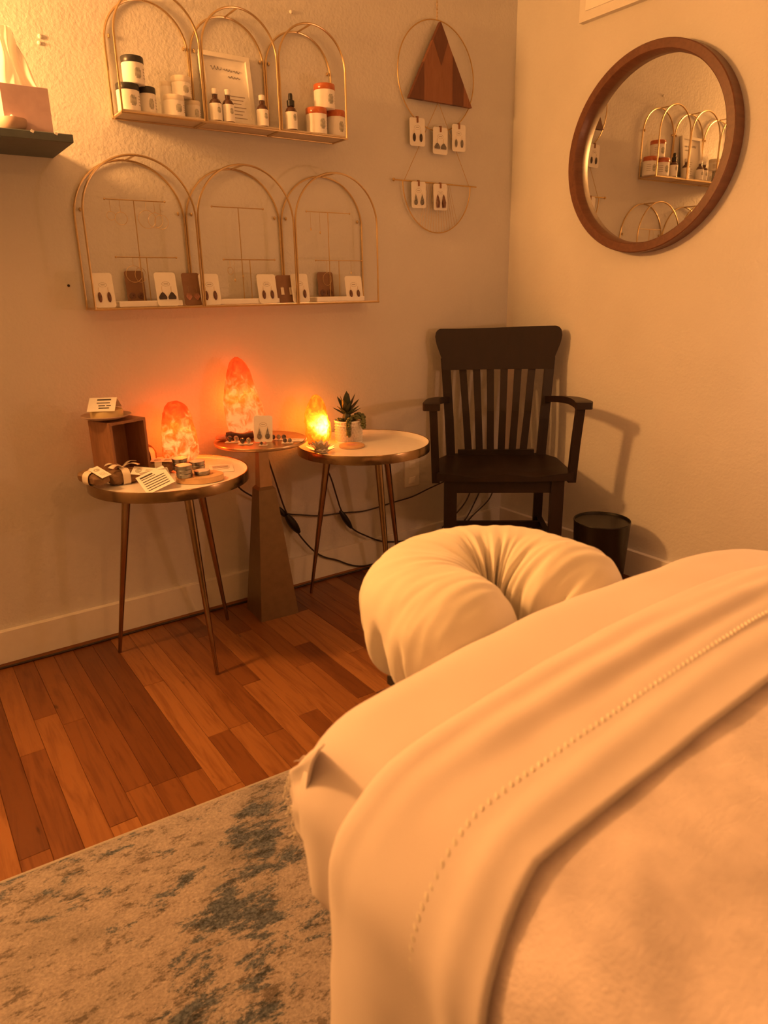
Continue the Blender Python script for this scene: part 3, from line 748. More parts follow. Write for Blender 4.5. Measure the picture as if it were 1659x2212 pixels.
tc = thing('info_card', 'folded white text card leaning on the front rim of the soap table', 'card', WZ(338, 1057, ZS+.001), -.607+.35)
R = Matrix.Translation((0, .004, .027)) @ Matrix.Rotation(math.radians(42), 4, 'X') @ Matrix.Rotation(.42, 4, 'Z')
m = MB(); m.box((0, 0, 0), (.086, .066, .0007)); m.v = [tuple(R @ Vector(v)) for v in m.v]; lf = m.build('front_leaf', 'card_paper', tc, smooth=False)
b = strips([(-.4, .05, .36, .07), (-.4, .1, .25, .03)]+[(-.4, .38, .12-.12*k, .035) for k in range(5)], .086, .066); b.v = [tuple(R @ Vector(v)) for v in b.v]; b.build('print', 'ink', lf, smooth=False)
R2 = Matrix.Translation((.004, .052, .027)) @ Matrix.Rotation(math.radians(-48), 4, 'X') @ Matrix.Rotation(-.2, 4, 'Z')
m = MB(); m.box((0, 0, 0), (.080, .062, .0007)); m.v = [tuple(R2 @ Vector(v)) for v in m.v]; m.build('back_leaf', 'card_paper', tc, smooth=False)

p = WZ(430, 1037, ZS)
t = thing('wood_slab', 'round slice of pale wood on the soap table under the stacked tins', 'wood slice', (p.x, p.y, ZS))
pf = []
for k in range(36):
    a = 2*PI*k/36; pf.append((.070*math.cos(a)*(1+.05*math.sin(3*a+1)), .056*math.sin(a)*(1+.04*math.cos(2*a))))
mm = MB(); mm.prism(pf, .001, .0185); R = Matrix.Rotation(-.607, 4, 'Z'); mm.v = [tuple(R @ Vector(v)) for v in mm.v]; mm.build('slice', 'slab_wood', t, smooth=False)
mm = MB(); mm.prism([(x*1.01, y*1.01) for x, y in pf], .0012, .0165); mm.v = [tuple(R @ Vector(v)) for v in mm.v]; mm.build('bark', 'slab_wood', t, smooth=False)
def tin(label, px, py, z, n):
    p = WZ(px, py, z); 
    for k in range(n):
        tt = thing('salve_tin', label if n == 1 else label+(', bottom of its stack' if k == 0 else ', top of its stack' if k == n-1 else ', middle of its stack'), 'tin', (p.x, p.y, z+k*.0122), 0, 'salve tins on the wood slice')
        MB().lathe([(.0218, 0), (.0228, .001), (.0228, .0065), (.0218, .0066)], n=30).build('tin_body', 'tin', tt)
        MB().lathe([(.0238, .0062), (.0238, .0112), (.023, .012), (0, .012)], n=30).build('lid', 'tin', tt)
        MB().lathe([(.0215, .01203), (.0215, .01212), (0, .01212)], n=30).build('lid_label', 'tin_label', tt)
ZW = ZS+.0188
tin('silver salve tin at the front left of the wood slice', 399, 1030, ZW, 3)
tin('silver salve tin at the back right of the wood slice', 427, 1012, ZW, 2)
tin('silver salve tin at the back left of the wood slice', 390, 1014, ZW, 3)
tin('single silver salve tin at the front right of the wood slice', 437, 1024, ZW, 1)
p = WZ(478, 1012, ZS)
tc = thing('info_card', 'white text card lying flat in the tray right of the tins', 'card', (p.x, p.y, ZS+.0012), -.35)
m = MB(); m.box((0, 0, 0), (.075, .105, .0007)); m.build('sheet', 'card_paper', tc, smooth=False)
strips([(-.36, .3, .25, .035)]+[(-.36, .36-.08*(k % 2), .16-.07*k, .018) for k in range(3)]+[(-.36, .3, -.14, .018)], .075, .105).build('print', 'ink', tc, smooth=False)
p = WZ(375, 1000, ZS)
m = MB(); m.tube([p+Vector((-.028, -.016, .012)), p+Vector((.028, .016-.03, .012))], .0055, 12); tag(m.build('lip_balm_tube', 'leather_dark'), 'short dark lip balm tube behind the stacked tins', 'tube')

# ------------------------------------------------------------------ earring cards
def card(name, label, w, h, mat, kind, col, loc, rot, group=None, cat='earrings', hole=True, clip=False):
    """card in local x (across) / z (up), face towards -y, foot at the origin"""
    t = thing(name, label, cat, loc, 0, group); t.rotation_euler = rot
    n = 5; r = .12*w; pol = []
    for cx, cz, a0 in ((w/2-r, r, -90), (w/2-r, h-r, 0), (-w/2+r, h-r, 90), (-w/2+r, r, 180)):
        for k in range(n): a = math.radians(a0+90*k/(n-1)); pol.append((cx+r*math.cos(a), cz+r*math.sin(a)))
    m = MB(); m.prism(pol, 0, .0009); m.v = [(v[0], v[2]-.0009, v[1]) for v in m.v]; m.f = [f[::-1] for f in m.f]; m.build('backing_card', mat, t, smooth=False)
    if mat == 'card_paper':
        b = MB(); b.tube([(w*.19*math.cos(a), -.0011, h*.66+w*.10*math.sin(a)) for a in np.linspace(0, 2*PI, 20, endpoint=False)], .00035, 4, closed=True); b.box((0, -.0011, h*.66), (w*.2, .0003, w*.03)); b.build('print', 'ink_soft', t, smooth=False)
    for s in (-1, 1):
        e = MB(); ex = s*w*.22
        if kind == 'drop': e.ball((ex, -.003, h*.30), (w*.095, .0028, h*.15), 10, 8)
        elif kind == 'tear': e.ball((ex, -.003, h*.22), (w*.13, .0028, h*.11), 10, 8); e.tube([(ex, -.003, h*.52), (ex, -.003, h*.30)], [.0004, w*.09], 8)
        elif kind == 'fan':
            e.prism([(ex-w*.17, h*.2), (ex-w*.19, h*.27), (ex-w*.08, h*.38), (ex, h*.42), (ex+w*.08, h*.38), (ex+w*.19, h*.27), (ex+w*.17, h*.2)], 0, .002)
            e.v[-14:] = [(v[0], v[2]-.0035, v[1]) for v in e.v[-14:]]
        elif kind == 'disc': e.lathe([(w*.17, 0), (w*.17, .0015), (w*.06, .0018), (w*.05, .0004)], n=16); e.v = [(v[0]+ex, -.001-v[2], v[1]+h*.3) for v in e.v]
        elif kind == 'rect': e.box((ex, -.002, h*.42), (w*.15, .002, h*.26)); 
        elif kind == 'leaf':
            for k in range(-2, 3): e.tube([(ex+k*w*.015, -.002, h*.16), (ex+k*w*.07, -.0028, h*.26), (ex+k*w*.05, -.002, h*.38)], [.0004, w*.028, .0004], 6)
        elif kind == 'stud': e.ball((ex, -.003, h*.5), (w*.11, .0035, w*.11), 10, 6)
        elif kind == 'long': e.tube([(ex, -.003, h*.60), (ex, -.003, h*.5), (ex, -.0035, h*.28), (ex, -.003, h*.10)], [.0006, w*.06, w*.13, w*.1], 8)
        er = e.build('earring', col, t)
        if kind not in ('stud', 'disc'):
            MB().tube(smooth_path([(ex, -.0015, h*.42), (ex-.0005, -.002, h*.55), (ex+.001, -.0025, h*.585)], 4), .00045, 5).build('ear_wire', 'gold', er)
    if clip:
        b = MB(); b.box((0, -.003, h-.006), (.006, .004, .020)); b.box((0, .003, h-.004), (.006, .004, .018)); b.build('clothes_peg', 'crate_wood', t, smooth=False)
    return t

# ------------------------------------------------------------------ arched wire shelves
def arch_pts(x0, w, h, y, n=28):
    r = w/2; pts = [Vector((x0, y, 0))]+[Vector((x0, y, (h-r)*k/4)) for k in range(1, 4)]
    for k in range(n+1):
        a = PI-PI*k/n; pts.append(Vector((x0+r+r*math.cos(a), y, h-r+r*math.sin(a))))
    pts += [Vector((x0+w, y, (h-r)*k/4)) for k in range(3, 0, -1)]+[Vector((x0+w, y, 0))]
    return pts
def arch_shelf(label, x0, w, d, z, h, board, r=.0032):
    t = thing('arched_wire_shelf', label, 'shelf', (x0, 0, z), 0, 'triple arch gold wire shelves')
    for k in range(3):
        g = .0035
        f = MB().tube(arch_pts(k*w+g, w-2*g, h, -d+.004), r, 8).build('front_arch', 'gold', t)
        MB().tube(arch_pts(k*w+g, w-2*g, h, -.006), r, 8).build('back_arch', 'gold', t)
        m = MB(); m.tube([(k*w+w/2, -.006, h), (k*w+w/2, -d+.004, h)], r*.9, 8); m.build('top_bar', 'gold', t)
        for sx in (g, w-g): MB().tube([(k*w+sx, -.006, 0), (k*w+sx, -d+.004, 0)], r, 8).build('side_rail', 'gold', t)
        for sx in (.06*w, .94*w):
            MB().ball((k*w+w/2+(sx-w/2)*.99, -.006, h-w*.42), (.004, .005, .006), 8, 6).build('wall_loop', 'gold', t)
        if board: MB().box((k*w+w/2, -d/2, .0045), (w-.012, d-.012, .007)).build('shelf_board', 'shelf_board', t, smooth=False)
    for y in (-.006, -d+.004): MB().tube([(0, y, 0), (3*w, y, 0)], r, 8).build('bottom_rail', 'gold', t)
    if not board: MB().box((1.5*w, -d/2, .0025), (3*w-.004, d-.01, .004)).build('shelf_panel', 'gold', t, smooth=False)
    return t
XU, WU, DU, ZU, HU = -1.6222, .2503, .1025, 1.609, .315
XL, WL_, DL, ZL, HL = -1.7678, .336, .110, 1.078, .4214
arch_shelf('upper gold wire shelf of three arches holding jars and bottles', XU, WU, DU, ZU, HU, True)
arch_shelf('lower gold wire shelf of three arches holding earring stands', XL, WL_, DL, ZL, HL, False)
ZUB = ZU+.0082; ZLB = ZL+.0047

def jar(label, px0, px1, ptop, d, z, lid, lidh=.24, group='salve jars on the upper shelf', taper=False):
    a = WA(px0, ptop, d); b = WA(px1, ptop, d); r = abs(b.x-a.x)/2*.93; cx = (a.x+b.x)/2
    top = WA((px0+px1)/2, ptop+2, d).z; h = top-z
    t = thing('jar', label, 'jar', (cx, -d, z), 0, group)
    MB().lathe([(r*.9, 0), (r*.97, .002), (r*.97, h*(1-lidh)), (r*.9, h*(1-lidh)+.001)], n=36).build('body', 'label_paper', t)
    MB().lathe([(r*.98, h*(1-lidh)), (r, h*(1-lidh)+.001), (r, h-.002), (r*.96, h), (0, h)], n=36).build('lid', lid, t)
    # printed emblem and lines on the wrapped label
    m = MB()
    def em(i, j): 
        aa_ = -PI/2+.15+(i/7-.5)*.75; zz = h*(1-lidh)*(.5+(j/7-.5)*.6); e = max(0, 1-((i/7-.5)*2)**2-((j/7-.5)*2)**2)
        rr = r*.97+(.0004 if e > 0 else -.0006); return (rr*math.cos(aa_), rr*math.sin(aa_), zz)
    m.grid(em, 8, 8)
    m.build('emblem', 'ink_green', t)
    m = MB()
    for k in range(4):
        def ln(i, j): aa_ = -PI/2+.75+i/6*.6; rr = r*.97+.0004; return (rr*math.cos(aa_), rr*math.sin(aa_), h*(1-lidh)*(.3+.14*k)+j*.0018)
        m.grid(ln, 7, 2)
    m.build('label_text', 'ink_soft', t)
    return top
zt = jar('white labelled jar with a black lid standing left of a shorter black lidded jar', 247, 300, 181, .060, ZUB, 'lid_black')
jar('white labelled jar with a black lid half hidden on the right of its row', 296, 335, 188, .045, ZUB, 'lid_black')
jar('black lidded white jar stacked on top of the other black lidded jars', 258, 309, 122, .058, zt+.0003, 'lid_black')
zt = jar('white tub with a cream lid at the front under another tub', 350, 397, 206, .062, ZUB, 'lid_pale', .25)
jar('white tub with a cream lid at the right of the cream lidded group', 399, 432, 218, .040, ZUB, 'lid_pale', .22)
jar('white tub with a cream lid stacked on the front cream lidded tub', 367, 411, 165, .052, zt+.0003, 'lid_pale', .3)
jar('taller cream lidded tub at the back of the cream lidded group', 342, 373, 177, .028, ZUB, 'lid_pale', .12)
zt = jar('white jar with an orange lid, left one of the bottom pair', 661, 704, 233, .060, ZUB, 'lid_orange')
jar('white jar with an orange lid, right one of the bottom pair', 705, 743, 239, .050, ZUB, 'lid_orange')
jar('white jar with an orange lid on top of the other two orange lidded jars', 678, 721, 182, .055, zt+.0003, 'lid_orange')

def bottle(label, px0, px1, ptop, d, z, dropper=False):
    a = WA(px0, ptop, d); b = WA(px1, ptop, d); r = abs(b.x-a.x)/2*.92; cx = (a.x+b.x)/2; h = WA((px0+px1)/2, ptop+1, d).z-z
    t = thing('bottle', label, 'bottle', (cx, -d, z), 0, 'amber bottles on the upper shelf')
    k = .62 if not dropper else .56
    MB().lathe([(r*.9, 0), (r, .002), (r, h*k*.92), (r*.75, h*k*1.08), (r*.42, h*k*1.17), (r*.42, h*.82)], n=28).build('glass', 'amber_glass', t)
    MB().lathe([(r*1.01, h*.06), (r*1.01, h*k*.9)], n=28, cap=False).build('label', 'label_paper', t)
    m = MB()
    def em(i, j):
        aa_ = -PI/2+.2+(i/7-.5)*.8; zz = h*.36+(j/7-.5)*h*.2; e = max(0, 1-((i/7-.5)*2)**2-((j/7-.5)*2)**2)
        rr = r*1.01+(.0004 if e > 0 else -.0006); return (rr*math.cos(aa_), rr*math.sin(aa_), zz)
    m.grid(em, 8, 8).build('emblem', 'ink_green', t)
    if not dropper:
        MB().lathe([(r*.5, h*.84), (r*.52, h*.85), (r*.52, h*.985), (r*.46, h), (0, h)], n=24).build('cap', 'white_plastic', t)
    else:
        MB().lathe([(r*.62, h*.66), (r*.64, h*.80), (r*.5, h*.815), (r*.36, h*.83), (r*.36, h*.93), (r*.30, h*.985), (0, h)], n=24).build('dropper', 'rubber_black', t)
bottle('amber bottle with a white cap, leftmost in front of the framed sign', 449, 476, 191, .060, ZUB)
bottle('amber bottle with a white cap, second from the left before the framed sign', 477, 503, 193, .062, ZUB)
bottle('amber bottle with a white cap standing alone right of the framed sign', 552, 577, 205, .060, ZUB)
bottle('dark dropper bottle with a white label left of the orange lidded jars', 614, 639, 200, .060, ZUB, True)

# framed sign leaning against the wall on the upper shelf
b0 = WA(447, 258, .035); b1 = WA(553, 267, .035); topz = WA(490, 116, .012).z
fw = abs(b1.x-b0.x); fh = topz-ZUB
t = thing('framed_sign', 'white framed script sign leaning behind the bottles on the upper shelf', 'sign', ((b0.x+b1.x)/2, -.036, ZUB), 0); t.rotation_euler = (math.radians(-8), 0, 0)
bwid = .013
for nm, c, d in (('frame_rail', (0, 0, bwid/2), (fw, .013, bwid)), ('frame_rail', (0, 0, fh-bwid/2), (fw, .013, bwid)), ('frame_stile', (-fw/2+bwid/2, 0, fh/2), (bwid, .013, fh-2*bwid)), ('frame_stile', (fw/2-bwid/2, 0, fh/2), (bwid, .013, fh-2*bwid))):
    MB().box(c, d).build(nm, 'white_trim', t, smooth=False)
MB().box((0, .004, fh/2), (fw-2*bwid, .002, fh-2*bwid)).build('print_sheet', 'card_paper', t, smooth=False)
b = MB()
random.seed(2)
def scribble(x0, x1, z, amp, n):
    pts = [(lerp(x0, x1, k/n)+.0012*math.sin(k*2.1), .0022, z+amp*math.sin(k*1.9+random.uniform(-.5, .5))*random.uniform(.5, 1)) for k in range(n+1)]
    b.tube(smooth_path(pts, 3), .0005, 4)
iw = fw-2*bwid
scribble(-iw*.34, -iw*.08, fh*.80, .007, 11); scribble(-iw*.04, iw*.16, fh*.79, .0045, 10); scribble(iw*.20, iw*.34, fh*.785, .004, 7); scribble(iw*.05, iw*.34, fh*.70, .005, 13)
b.build('script', 'ink', t)
b = MB()
for k in range(7): b.box((iw*(.10 if k < 2 else .02)*0+iw*.16, .0026, fh*(.44-.05*k)), (iw*(.5-.22*((k*7) % 3)/2), .0004, .0022))
b.build('small_print', 'ink_soft', t, smooth=False)

# earring stands on the lower shelf
def earring_stand(label, base, tall, tallbar, low, lowbar, d=.062):
    a = WA(base[0], 648, d); b_ = WA(base[1], 648, d); cx = (a.x+b_.x)/2; bw = b_.x-a.x
    t = thing('earring_stand', label, 'jewellery stand', (cx, -d, ZLB), 0, 'gold earring stands on the lower shelf')
    MB().box((0, 0, .0085), (bw*.98, .070, .017), ch=.002).build('base', 'white_plastic', t, smooth=False)
    for (rx, rt, bar, dy) in ((tall[0], tall[1], tallbar, .012), (low[0], low[1], lowbar, -.012)):
        dd = d-dy; p = WA(rx[0], rx[1], dd); q = WA(rt[0], rt[1], dd); xx = (p.x+q.x)/2-cx
        MB().tube([(xx, dy, .015), (xx, dy, q.z-ZLB)], .0016, 8).build('rod', 'gold', t)
        l = WA(*bar[0], dd); r = WA(*bar[1], dd); zz = q.z-ZLB
        br = MB().tube([(l.x-cx, dy, zz), (r.x-cx, dy, zz)], .0016, 8).build('cross_bar', 'gold', t)
        for e in (l.x, r.x): MB().ball((e-cx, dy, zz), .0033, 10, 8).build('bar_tip', 'gold', br)
    return t, cx
earring_stand('white based gold earring stand in the left arch hung with hoops', (249, 387), ((308, 641), (292, 433)), ((225, 427), (356, 440)), ((324, 641), (318, 556)), ((250, 553), (381, 558)))
earring_stand('white based gold earring stand in the middle arch', (452, 595), ((527, 637), (515, 449)), ((457, 445), (568, 451)), ((545, 637), (539, 561)), ((483, 560), (593, 559)))
earring_stand('white based gold earring stand in the right arch', (674, 777), ((716, 635), (706, 459)), ((662, 456), (755, 462)), ((735, 635), (731, 563)), ((682, 560), (781, 564)))
def hoop(label, px, py, rpx, d, bary):
    c = WA(px, py, d); r = abs(WA(px+rpx, py, d).x-c.x); top = WA(px, bary, d).z
    t = thing('hoop_earring', label, 'earring', (c.x, -d, c.z), random.uniform(-.5, .5), 'hoop earrings on the stands')
    MB().tube([(r*math.cos(a), 0, r*math.sin(a)) for a in np.linspace(0, 2*PI, 28, endpoint=False)], .0007, 6, closed=True).build('hoop', 'gold', t)
    if top-c.z > r: MB().tube([(0, 0, r), (0, 0, top-c.z)], .0006, 5).build('hook', 'gold', t)
    return t
random.seed(4)
hoop('thin gold hoop at the left end of the upper bar in the left arch', 240, 466, 9, .05, 430)
hoop('thin gold hoop second from the left on the upper bar in the left arch', 262, 472, 13, .05, 432)
hoop('large thin gold hoop right of the rod on the upper bar in the left arch', 318, 474, 18, .05, 437)
hoop('thin gold hoop overlapping the large one on the upper bar in the left arch', 336, 476, 15, .047, 438)
hoop('thin gold hoop at the right end of the upper bar in the left arch', 349, 480, 14, .05, 440)
hoop('bright gold hoop hanging in front of the brown card in the left arch', 290, 592, 17, .074, 555)
hoop('second bright gold hoop by the short rod in the left arch', 304, 594, 15, .074, 556)
hoop('small gold hoop pair piece on the lower bar in the middle arch', 498, 585, 7, .074, 560)
hoop('bright gold hoop in front of the brown card in the right arch', 707, 603, 11, .074, 562)
def dangle(label, px, py0, py1, d):
    p = WA(px, py0, d); q = WA(px, py1, d)
    t = thing('drop_earring', label, 'earring', (p.x, -d, q.z), 0, 'drop earrings on the stands')
    MB().tube([(0, 0, p.z-q.z), (0, 0, .006)], .0005, 5).build('chain', 'gold', t); MB().ball((0, 0, .004), (.003, .002, .005), 8, 6).build('bead', 'gold', t)
dangle('gold drop earring beside the rod on the lower bar in the middle arch', 523, 561, 600, .074)
dangle('gold drop earring left of the rod on the lower bar in the middle arch', 505, 561, 608, .074)
dangle('gold drop earring on the upper bar left of the rod in the right arch', 670, 459, 498, .05)
dangle('longer gold drop earring beside the rod in the right arch', 690, 459, 505, .05)
dangle('gold drop earring right of the short rod in the right arch', 758, 563, 592, .074)

def shelf_card(label, px0, px1, ptop, d, mat, kind, col, lean=.16, roll=0):
    a = WA(px0, 650, d); b = WA(px1, 650, d); h = (WA((px0+px1)/2, ptop, d-.012).z-ZLB); tz = ZLB+.0004
    card('earring_card', label, abs(b.x-a.x)*.93, h, mat, kind, col, ((a.x+b.x)/2, -d-.001, tz), (-lean, roll, 0), 'earring cards on the lower shelf')
shelf_card('white earring card with two brown drops at the left end of the lower shelf', 203, 252, 589, .100, 'card_paper', 'drop', 'bead_brown')
shelf_card('brown kraft earring card behind the hoops in the left arch', 275, 319, 585, .022, 'kraft_card', 'disc', 'bead_brown', .1)
shelf_card('white earring card with dark fan earrings right of the left stand', 339, 388, 588, .100, 'card_paper', 'fan', 'bead_dark')
shelf_card('brown kraft card with leaf shaped earrings between left and middle arch', 398, 439, 589, .085, 'kraft_card', 'leaf', 'stone_pink')
shelf_card('white earring card with brown drops left of the middle stand', 434, 480, 591, .100, 'card_paper', 'drop', 'bead_brown')
shelf_card('white earring card with brown drops right of the middle stand', 559, 602, 592, .1005, 'card_paper', 'drop', 'bead_brown')
shelf_card('brown kraft card with two pale square earrings right of the middle stand', 599, 644, 594, .085, 'kraft_card', 'rect', 'ribbon')
shelf_card('white earring card with brown drops left of the right stand', 632, 671, 591, .100, 'card_paper', 'drop', 'bead_brown')
shelf_card('brown kraft earring card behind the hoop in the right arch', 688, 724, 588, .022, 'kraft_card', 'disc', 'bead_brown', .1)
shelf_card('white earring card with dark drops at the right end of the lower shelf', 748, 786, 596, .095, 'card_paper', 'drop', 'bead_brown')

# ------------------------------------------------------------------ things on the pedestal table
p = WZ(569, 955, MS)
card('earring_card', 'white earring card with black and grey drops standing on the gold table', .062, .088, 'card_paper', 'tear', 'bead_teal', (p.x, p.y, MS+.0005), (-.10, .06, -.35), None)
p = WZ(519, 941, MS+.0135); d_ = Vector((.9, -.45, 0)).normalized()
m = MB(); a_ = Vector((p.x, p.y, MS+.0135))-d_*.045; m.tube([a_+d_*.09*k/6+Vector((0, 0, .003*math.sin(k*1.3))) for k in range(7)], [.013, .0135, .012, .0125, .012, .0125, .0122], 14)
tag(m.build('jewellery_roll', 'leather_dark'), 'dark leather jewellery roll behind the standing earring card', 'roll')
p = WZ(481, 945, MS+.010)
tag(MB().ball((0, 0, .010), (.026, .016, .010), 18, 12).build('pink_stone', 'stone_pink', loc=(p.x, p.y, MS+.0004)), 'smooth pinkish stone at the left rim of the gold table', 'stone')
def crystals(label, px, py, n, mat, sz, flat=True):
    p = WZ(px, py, MS); t = thing('ring_card', label, 'earrings', (p.x, p.y, MS+.0004), -.607, 'small stud cards on the gold table')
    MB().box((0, 0, .0008), (sz*2.1, sz*1.1, .0012)).build('backing_card', 'card_paper', t, smooth=False)
    for k in range(n): MB().ball(((k-(n-1)/2)*sz*.9, -.001, .0014+sz*.42), (sz*.40, sz*.34, sz*.42), 8, 6).build('crystal', mat if k % 2 else 'crystal_dark', t, angle=20)
crystals('two round crystal studs on a white card by the pink stone', 504, 955, 2, 'crystal', .024)
crystals('dark stud and grey crystal before the standing earring card', 531, 959, 2, 'crystal', .023)
crystals('pair of tiny pearl studs at the front of the gold table', 569, 962, 2, 'stone_pink', .013)
crystals('black and amber studs at the right of the gold table', 602, 950, 3, 'crystal', .020)
crystals('grey stud pair at the right front of the gold table', 621, 957, 2, 'bead_teal', .018)
p = WZ(634, 951, MS)
tc = thing('info_card', 'small white script card lying at the right of the gold table', 'card', (p.x, p.y, MS+.0008), -.7)
MB().box((0, 0, 0), (.07, .045, .0007)).build('sheet', 'card_paper', tc, smooth=False)
strips([(-.2, .1, .15, .05), (.0, .35, -.12, .12)], .06, .035).build('print', 'ink_soft', tc, smooth=False)

# ------------------------------------------------------------------ wall hanging
HX, HZ, HR = -.415, 1.873, .181
t = thing('wall_hanging', 'gold ring wall hanging with a wooden triangle and a stringed half circle', 'wall hanging', (HX, -.012, 1.5))
zo = -1.5
MB().tube([(HR*math.cos(a), 0, HZ+zo+HR*math.sin(a)) for a in np.linspace(0, 2*PI, 72, endpoint=False)], .0021, 8, closed=True).build('ring', 'chain_gold', t)
m = MB()
for k in range(26):
    zz = HZ+HR+zo+.006+k*.011; rot = PI/2*(k % 2)
    m.tube([(math.cos(rot)*.0028*math.cos(a), math.sin(rot)*.0028*math.cos(a), zz+.007*math.sin(a)) for a in np.linspace(0, 2*PI, 12, endpoint=False)], .0008, 5, closed=True)
m.build('chain', 'chain_gold', t)
MB().ball((0, .004, HZ+HR+zo+.29), (.005, .008, .005), 8, 6).build('hook', 'chain_gold', t)
# the triangle: separate pieces of wood side by side
A_ = Vector((.001, 2.045+zo)); B_ = Vector((-.144, 1.784+zo)); C_ = Vector((.159, 1.783+zo))
def tri_piece(poly, mat, y0=-.020, y1=-.004):
    m = MB(); m.prism(poly, 0, 1); m.v = [(v[0], lerp(y0, y1, v[2]), v[1]) for v in m.v]; return m.build('wood_panel', mat, t, smooth=False)
def P(u, v):  # u along base, v up to apex
    q = B_.lerp(C_, u); return tuple(q.lerp(A_, v)) 
def at_x(x, edge):  # z on left/right edge
    a, b = (B_, A_) if edge == 'l' else (C_, A_); k = (x-a.x)/(b.x-a.x); return a.y+(b.y-a.y)*k
bz = B_.y
xl, xm, xr = -.075, .06, .115
tri_piece([tuple(B_), (xl, bz), (xl, at_x(xl, 'l'))], 'plaque_dark')
Vp = (.005, 1.905+zo); e1 = (-.034, at_x(-.034, 'l')); e2 = (.036, at_x(.036, 'r')); 
tri_piece([(xl, bz), (xm, bz), (xm, at_x(xm, 'r')), e2, Vp, e1, (xl, at_x(xl, 'l'))], 'plaque_mid', -.0195)
tri_piece([(xm, bz), (xr, bz), (xr, at_x(xr, 'r')), (xm, at_x(xm, 'r'))], 'plaque_dark', -.0203)
tri_piece([(xr, bz), tuple(C_), (xr, at_x(xr, 'r'))], 'plaque_mid')
tri_piece([e1, Vp, e2, tuple(A_)], 'plaque_dark', -.0205)
# string of the inverted V, the bar, the half ring and its threads
BZ = 1.509+zo
for xe in (-.158, .165): MB().tube([(.003, -.006, bz+.004), (xe, -.003, BZ)], .0011, 5).build('string', 'chain_gold', t)
MB().tube([(-.206, -.003, BZ+.001), (.204, -.003, BZ-.001)], .0026, 8).build('bar', 'chain_gold', t)
MB().ball((-.206, -.003, BZ+.001), .006, 8, 6).build('bar_end', 'chain_gold', t)
R2_ = .168; hc = .004
MB().tube([(hc+R2_*math.cos(a), -.003, BZ+R2_*1.06*math.sin(a)) for a in np.linspace(PI, 2*PI, 48)], .0022, 8).build('half_ring', 'chain_gold', t)
for k in range(15):
    u = k/14; xt = lerp(-.048, .062, u); a = lerp(math.radians(238), math.radians(307), u)
    MB().tube([(xt, -.004, BZ), (hc+R2_*math.cos(a), -.004, BZ+R2_*1.06*math.sin(a))], .0007, 4).build('thread', 'chain_gold', t)
for lab, x0, y0, x1, y1, kd, cl in [('white earring card with black feather drops clipped to the left of the ring', 885, 252, 918, 315, 'drop', 'bead_dark'), ('white earring card with grey fan earrings clipped at the bottom of the ring', 935, 273, 966, 333, 'fan', 'bead_teal'),
                                ('white earring card with slim dark drops clipped to the right of the ring', 977, 267, 1005, 327, 'drop', 'bead_teal'), ('white earring card with grey teardrops clipped at the left of the gold bar', 889, 391, 920, 448, 'tear', 'bead_teal'),
                                ('white earring card with long brown earrings clipped at the middle of the gold bar', 937, 396, 966, 453, 'long', 'bead_brown')]:
    a = WA(x0, y0, .022); b = WA(x1, y1, .022)
    card('earring_card', lab, b.x-a.x, a.z-b.z+.004, 'card_paper', kd, cl, ((a.x+b.x)/2, -.0225, b.z-.004), (0, random.uniform(-.04, .04), 0), 'earring cards clipped to the wall hanging', clip=True)

# ------------------------------------------------------------------ round mirror and white panel on the right wall
MY, MZc, MR = -.676, 1.556, .325
t = thing('round_mirror', 'round mirror in a deep reddish wood frame on the right wall', 'mirror', (0, MY, MZc))
def ringx(prof, n=96):  # lathe about the x axis; prof (r, x)
    m = MB(); m.lathe(prof, n=n, cap=False); m.v = [(v[2], v[0], v[1]) for v in m.v]; return m
ringx([(MR-.006, -.002), (MR, -.005), (MR, -.052), (MR-.003, -.055), (MR-.028, -.055), (MR-.031, -.052), (MR-.036, -.016)]).build('frame', 'mirror_wood', t)
m = ringx([(MR-.034, -.0162), (0, -.0162)], 64); m.build('glass', 'mirror_glass', t, smooth=False)
m = ringx([(0, -.010), (MR-.03, -.010)], 64); m.build('backing', 'lid_black', t, smooth=False)
t = thing('white_panel', 'white framed panel above the round mirror at the top of the right wall', 'wall art', (0, -.337-.45, 2.022))
MB().box((-.012, 0, .25), (.024, .9, .5)).build('panel', 'white_trim', t, smooth=False)
MB().box((-.026, 0, .25), (.005, .84, .44)).build('face', 'card_paper', t, smooth=False)

# ------------------------------------------------------------------ wooden armchair
t = thing('armchair', 'dark brown wooden slat-back armchair in the corner beside the tray table', 'chair', (-.360, -.353, 0), math.radians(-37.6)); t.scale = (1.05, .76, 1.01)
SZ = .452
def seatf(i, j):
    u = i/30*2-1; v = j/24
    hwid = lerp(.243, .222, v) if v < .75 else lerp(.2273, .18, (v-.75)*4)
    x = u*hwid; y = lerp(-.235, .215, v) - (.012*(1-u*u) if v < .15 else 0)*(1-v/.15 if v < .15 else 0)
    dish = .014*math.exp(-((abs(u)-.42)/.3)**2)*math.exp(-((v-.45)/.38)**2) if True else 0
    front = .010*math.exp(-((abs(u)-.45)/.28)**2)*math.exp(-(v/.12)**2)
    return (x, y, SZ-dish-front)
m = MB(); m.grid(seatf, 31, 25)
m2 = [(v[0], v[1], SZ-.030 if True else 0) for v in m.v]; n0 = len(m.v); m.add(m2, [])
top = [f for f in m.f]; m.f += [tuple(q+n0 for q in f[::-1]) for f in top]
brd = [i for i in range(31)]+[j*31+30 for j in range(1, 25)]+[24*31+i for i in range(29, -1, -1)]+[j*31 for j in range(23, 0, -1)]
for a, b in zip(brd, brd[1:]+brd[:1]): m.f.append((b, a, a+n0, b+n0))
m.build('seat', 'chair_wood', t)
